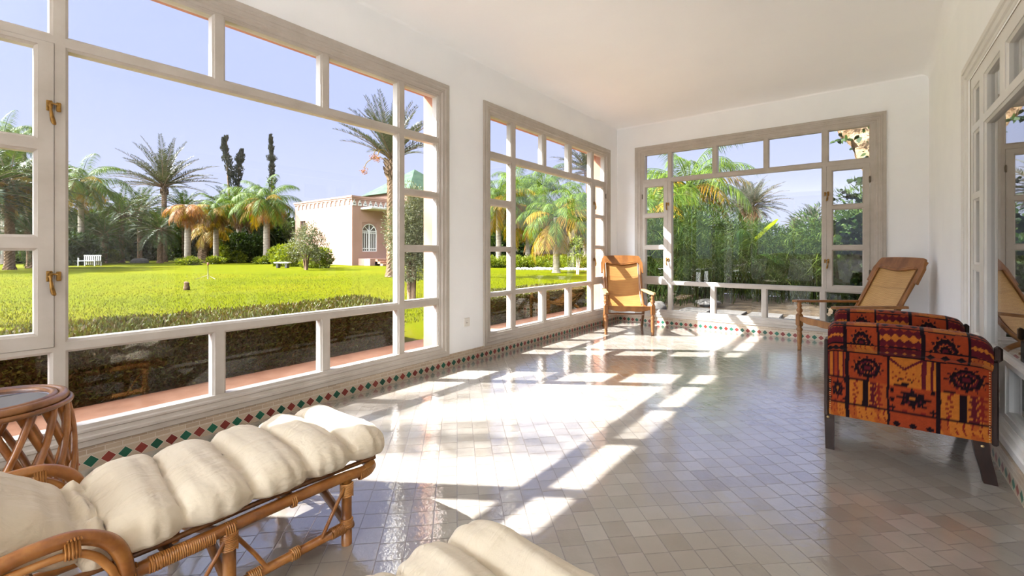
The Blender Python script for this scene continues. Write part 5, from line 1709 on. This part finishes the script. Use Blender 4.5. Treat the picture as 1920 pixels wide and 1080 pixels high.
mb = MB(); s = 4.1; mb.add([(-s, -s, 7.2), (s, -s, 7.2), (s, s, 7.2), (-s, s, 7.2), (0, 0, 10.3)], [(0, 1, 4), (1, 2, 4), (2, 3, 4), (3, 0, 4), (3, 2, 1, 0)])
mb.build('roof', M_ROOF, rf)
mb = MB(); mb.box((-3.6, -3.6, 0), (3.6, 3.6, 7.2)); mb.build('wall', M_HOUSE, rf)
pl = thing('potted_plant', 'clay pot with a dark bushy plant beside the house steps', 'potted plant', (HX + 2.3, HY + 3.9, -.03))
mb = MB(); mb.lathe([(.0, 0), (.28, 0), (.42, .5), (.46, .62), (.40, .64), (.36, .56), (0, .54)], (0, 0, 0), 18); mb.build('pot', M_POT, pl)
bush_mb(44, .65, .65, 1.0, 900, .2, .05, 10, .3).build('foliage', M_SHRUB, pl, (0, 0, .55))

# ------------------------------------------------------------------ small things on the lawn
sp = thing('sprinkler_stand', 'thin sprinkler post on a tripod in the middle of the lawn', 'sprinkler', site(390, 18.0, -.02))
mb = MB(); mb.tube([(0, 0, 0), (0, 0, .62)], .014, 8); mb.build('post', M_IRON, sp)
mb = MB(); mb.lathe([(.02, .55), (.035, .58), (.035, .66), (.0, .68)], (0, 0, 0), 10); mb.build('head', M_POT, sp)
for k in range(3):
    a = k * 2.1 + .3; mb = MB(); mb.tube([(0, 0, .16), (.42 * cos(a), .42 * sin(a), .01)], .008, 6); mb.build('leg', M_IRON, sp)
mb = MB(); mb.lathe([(.085, 0), (.08, .1), (.06, .17), (.075, .21), (.05, .24), (0, .24)], (0, 0, 0), 12)
for i, v in enumerate(mb.v): mb.v[i] = (v[0] * (1 + .3 * mnoise.noise(Vector(v) * 14)), v[1], v[2] + .03 * mnoise.noise(Vector(v) * 9))
tag(mb.build('stump', M_BARK_D, None, site(350, 13.0, -.03)), 'small dark wooden stump on the lawn nearer than the sprinkler', 'stump')
be = thing('stone_bench', 'pale stone bench with slab top on the lawn before the queen palm', 'bench', site(530, 30.5, -.03), radians(38))
mb = MB(); mb.bbox((-.52, -.22, .30), (.52, .22, .40), .03); mb.build('slab', M_STONE_W, be)
for x in (-.3, .3):
    mb = MB(); mb.bbox((x - .08, -.16, 0), (x + .08, .16, .30), .02); mb.build('leg', M_STONE, be)
ws = thing('white_garden_seat', 'white slatted garden seat at the far left edge of the lawn', 'bench', site(174, 35, -.03), radians(38))
mb = MB()
for k in range(9): mb.box((-.66 + k * .155, -.02, .08), (-.60 + k * .155, .02, .80))
mb.box((-.68, -.03, .76), (.68, .03, .84)); mb.build('slatted_back', M_WHITE, ws)
mb = MB(); mb.box((-.68, -.55, .36), (.68, -.02, .42)); mb.build('seat', M_WHITE, ws)
for x in (-.66, .60):
    mb = MB(); mb.box((x, -.55, 0), (x + .06, -.49, .62)); mb.box((x, -.02, 0), (x + .06, .04, .3)); mb.build('leg', M_WHITE, ws)
rb = MB(); rb.grid(lambda u, v: Vector((cos(2 * pi * u) * sin(pi * v) * 1.3, sin(2 * pi * u) * sin(pi * v), cos(pi * v) * .45)) * (.75 * (1 + .3 * mnoise.noise(Vector((cos(2 * pi * u), sin(2 * pi * u), v * 2)) * 1.3))), 18, 10)
tag(rb.build('boulder', M_STONE, None, site(262, 44, .05)), 'flat pale boulder in the shade at the far edge of the lawn', 'boulder')
# ------------------------------------------------------------------ sky, sun, camera
SUN_DIR = Vector((1.90, 1.27, -2.087)).normalized()
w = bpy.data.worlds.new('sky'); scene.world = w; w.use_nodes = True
nt = w.node_tree; nt.nodes.clear()
def N(t): return nt.nodes.new(t)
out = N('ShaderNodeOutputWorld'); bg = N('ShaderNodeBackground'); nt.links.new(bg.outputs[0], out.inputs[0])
tc = N('ShaderNodeTexCoord'); sx = N('ShaderNodeSeparateXYZ'); nt.links.new(tc.outputs['Generated'], sx.inputs[0])
rp = N('ShaderNodeValToRGB'); nt.links.new(sx.outputs[2], rp.inputs[0])
SKYS = [(0.0, (.80, .86, 1.06, 1)), (.12, (.72, .79, 1.06, 1)), (.28, (.60, .69, 1.10, 1)), (.55, (.54, .64, 1.10, 1)), (1.0, (.52, .63, 1.10, 1))]
el = rp.color_ramp.elements
while len(el) < len(SKYS): el.new(.5)
for e, (p, c) in zip(el, SKYS): e.position = p; e.color = c
# bright haze round the sun
dt = N('ShaderNodeVectorMath'); dt.operation = 'DOT_PRODUCT'; nt.links.new(tc.outputs['Generated'], dt.inputs[0]); dt.inputs[1].default_value = tuple(-SUN_DIR)
mx0 = N('ShaderNodeMath'); mx0.operation = 'MAXIMUM'; nt.links.new(dt.outputs['Value'], mx0.inputs[0]); mx0.inputs[1].default_value = 0
pw = N('ShaderNodeMath'); pw.operation = 'POWER'; nt.links.new(mx0.outputs[0], pw.inputs[0]); pw.inputs[1].default_value = HALO_POW
ml = N('ShaderNodeMath'); ml.operation = 'MULTIPLY'; nt.links.new(pw.outputs[0], ml.inputs[0]); ml.inputs[1].default_value = HALO
hc = N('ShaderNodeMix'); hc.data_type = 'RGBA'; hc.blend_type = 'ADD'; hc.inputs[0].default_value = 1.0
hs_ = N('ShaderNodeMix'); hs_.data_type = 'RGBA'; hs_.blend_type = 'MULTIPLY'; hs_.inputs[0].default_value = 1.0; hs_.inputs[6].default_value = (.8, .9, 1, 1)
nt.links.new(ml.outputs[0], hs_.inputs[7]); nt.links.new(rp.outputs[0], hc.inputs[6]); nt.links.new(hs_.outputs[2], hc.inputs[7])
# extra bright sky lobe added behind the camera to fill the room
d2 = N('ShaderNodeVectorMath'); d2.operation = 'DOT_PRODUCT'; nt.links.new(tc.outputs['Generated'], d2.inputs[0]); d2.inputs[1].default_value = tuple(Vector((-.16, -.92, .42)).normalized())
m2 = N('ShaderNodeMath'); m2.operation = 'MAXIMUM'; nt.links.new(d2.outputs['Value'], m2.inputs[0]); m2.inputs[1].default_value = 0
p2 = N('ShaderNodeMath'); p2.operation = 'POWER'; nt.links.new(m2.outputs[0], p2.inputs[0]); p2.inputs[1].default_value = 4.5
l2 = N('ShaderNodeMath'); l2.operation = 'MULTIPLY'; nt.links.new(p2.outputs[0], l2.inputs[0]); l2.inputs[1].default_value = FILL_LOBE
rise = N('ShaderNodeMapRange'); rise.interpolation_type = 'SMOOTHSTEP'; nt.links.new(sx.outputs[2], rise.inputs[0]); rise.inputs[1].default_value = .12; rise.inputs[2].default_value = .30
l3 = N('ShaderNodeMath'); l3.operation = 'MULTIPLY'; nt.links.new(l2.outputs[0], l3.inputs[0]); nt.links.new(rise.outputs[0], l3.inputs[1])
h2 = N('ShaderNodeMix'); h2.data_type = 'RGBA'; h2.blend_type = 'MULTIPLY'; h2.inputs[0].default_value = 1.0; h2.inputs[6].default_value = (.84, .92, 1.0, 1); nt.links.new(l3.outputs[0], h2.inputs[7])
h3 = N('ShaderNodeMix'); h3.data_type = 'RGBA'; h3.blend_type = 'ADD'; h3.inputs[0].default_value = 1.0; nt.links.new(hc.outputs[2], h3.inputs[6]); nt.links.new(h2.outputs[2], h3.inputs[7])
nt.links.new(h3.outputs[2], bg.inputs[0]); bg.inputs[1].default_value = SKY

sl = bpy.data.lights.new('sun', 'SUN'); sl.energy = SUN; sl.color = (1, 1, 1); sl.angle = radians(.6)
so_ = bpy.data.objects.new('sun', sl); COL.objects.link(so_); so_.rotation_euler = SUN_DIR.to_track_quat('-Z', 'Y').to_euler(); so_.location = (-12, -8, 14)

cam = bpy.data.cameras.new('camera'); co = bpy.data.objects.new('camera', cam); COL.objects.link(co)
cam.sensor_fit = 'HORIZONTAL'; cam.sensor_width = 36.0; cam.lens = 36.0 * FPX / 1920.0
cam.shift_y = -(540.0 - HORIZON) / 1920.0
cam.clip_start = .02; cam.clip_end = 500
co.location = (0, 0, CAM_H); co.rotation_euler = (pi / 2, 0, YAW)
scene.camera = co

scene.view_settings.view_transform = 'Standard'; scene.view_settings.look = 'None'
scene.view_settings.gamma = 1.0; scene.view_settings.use_curve_mapping = False
scene.view_settings.exposure = EXPO
cy = scene.cycles
cy.max_bounces = 14; cy.diffuse_bounces = 7; cy.glossy_bounces = 5; cy.transparent_max_bounces = 24; cy.transmission_bounces = 6
cy.sample_clamp_indirect = 6.0; cy.use_denoising = True; cy.caustics_reflective = False; cy.caustics_refractive = False
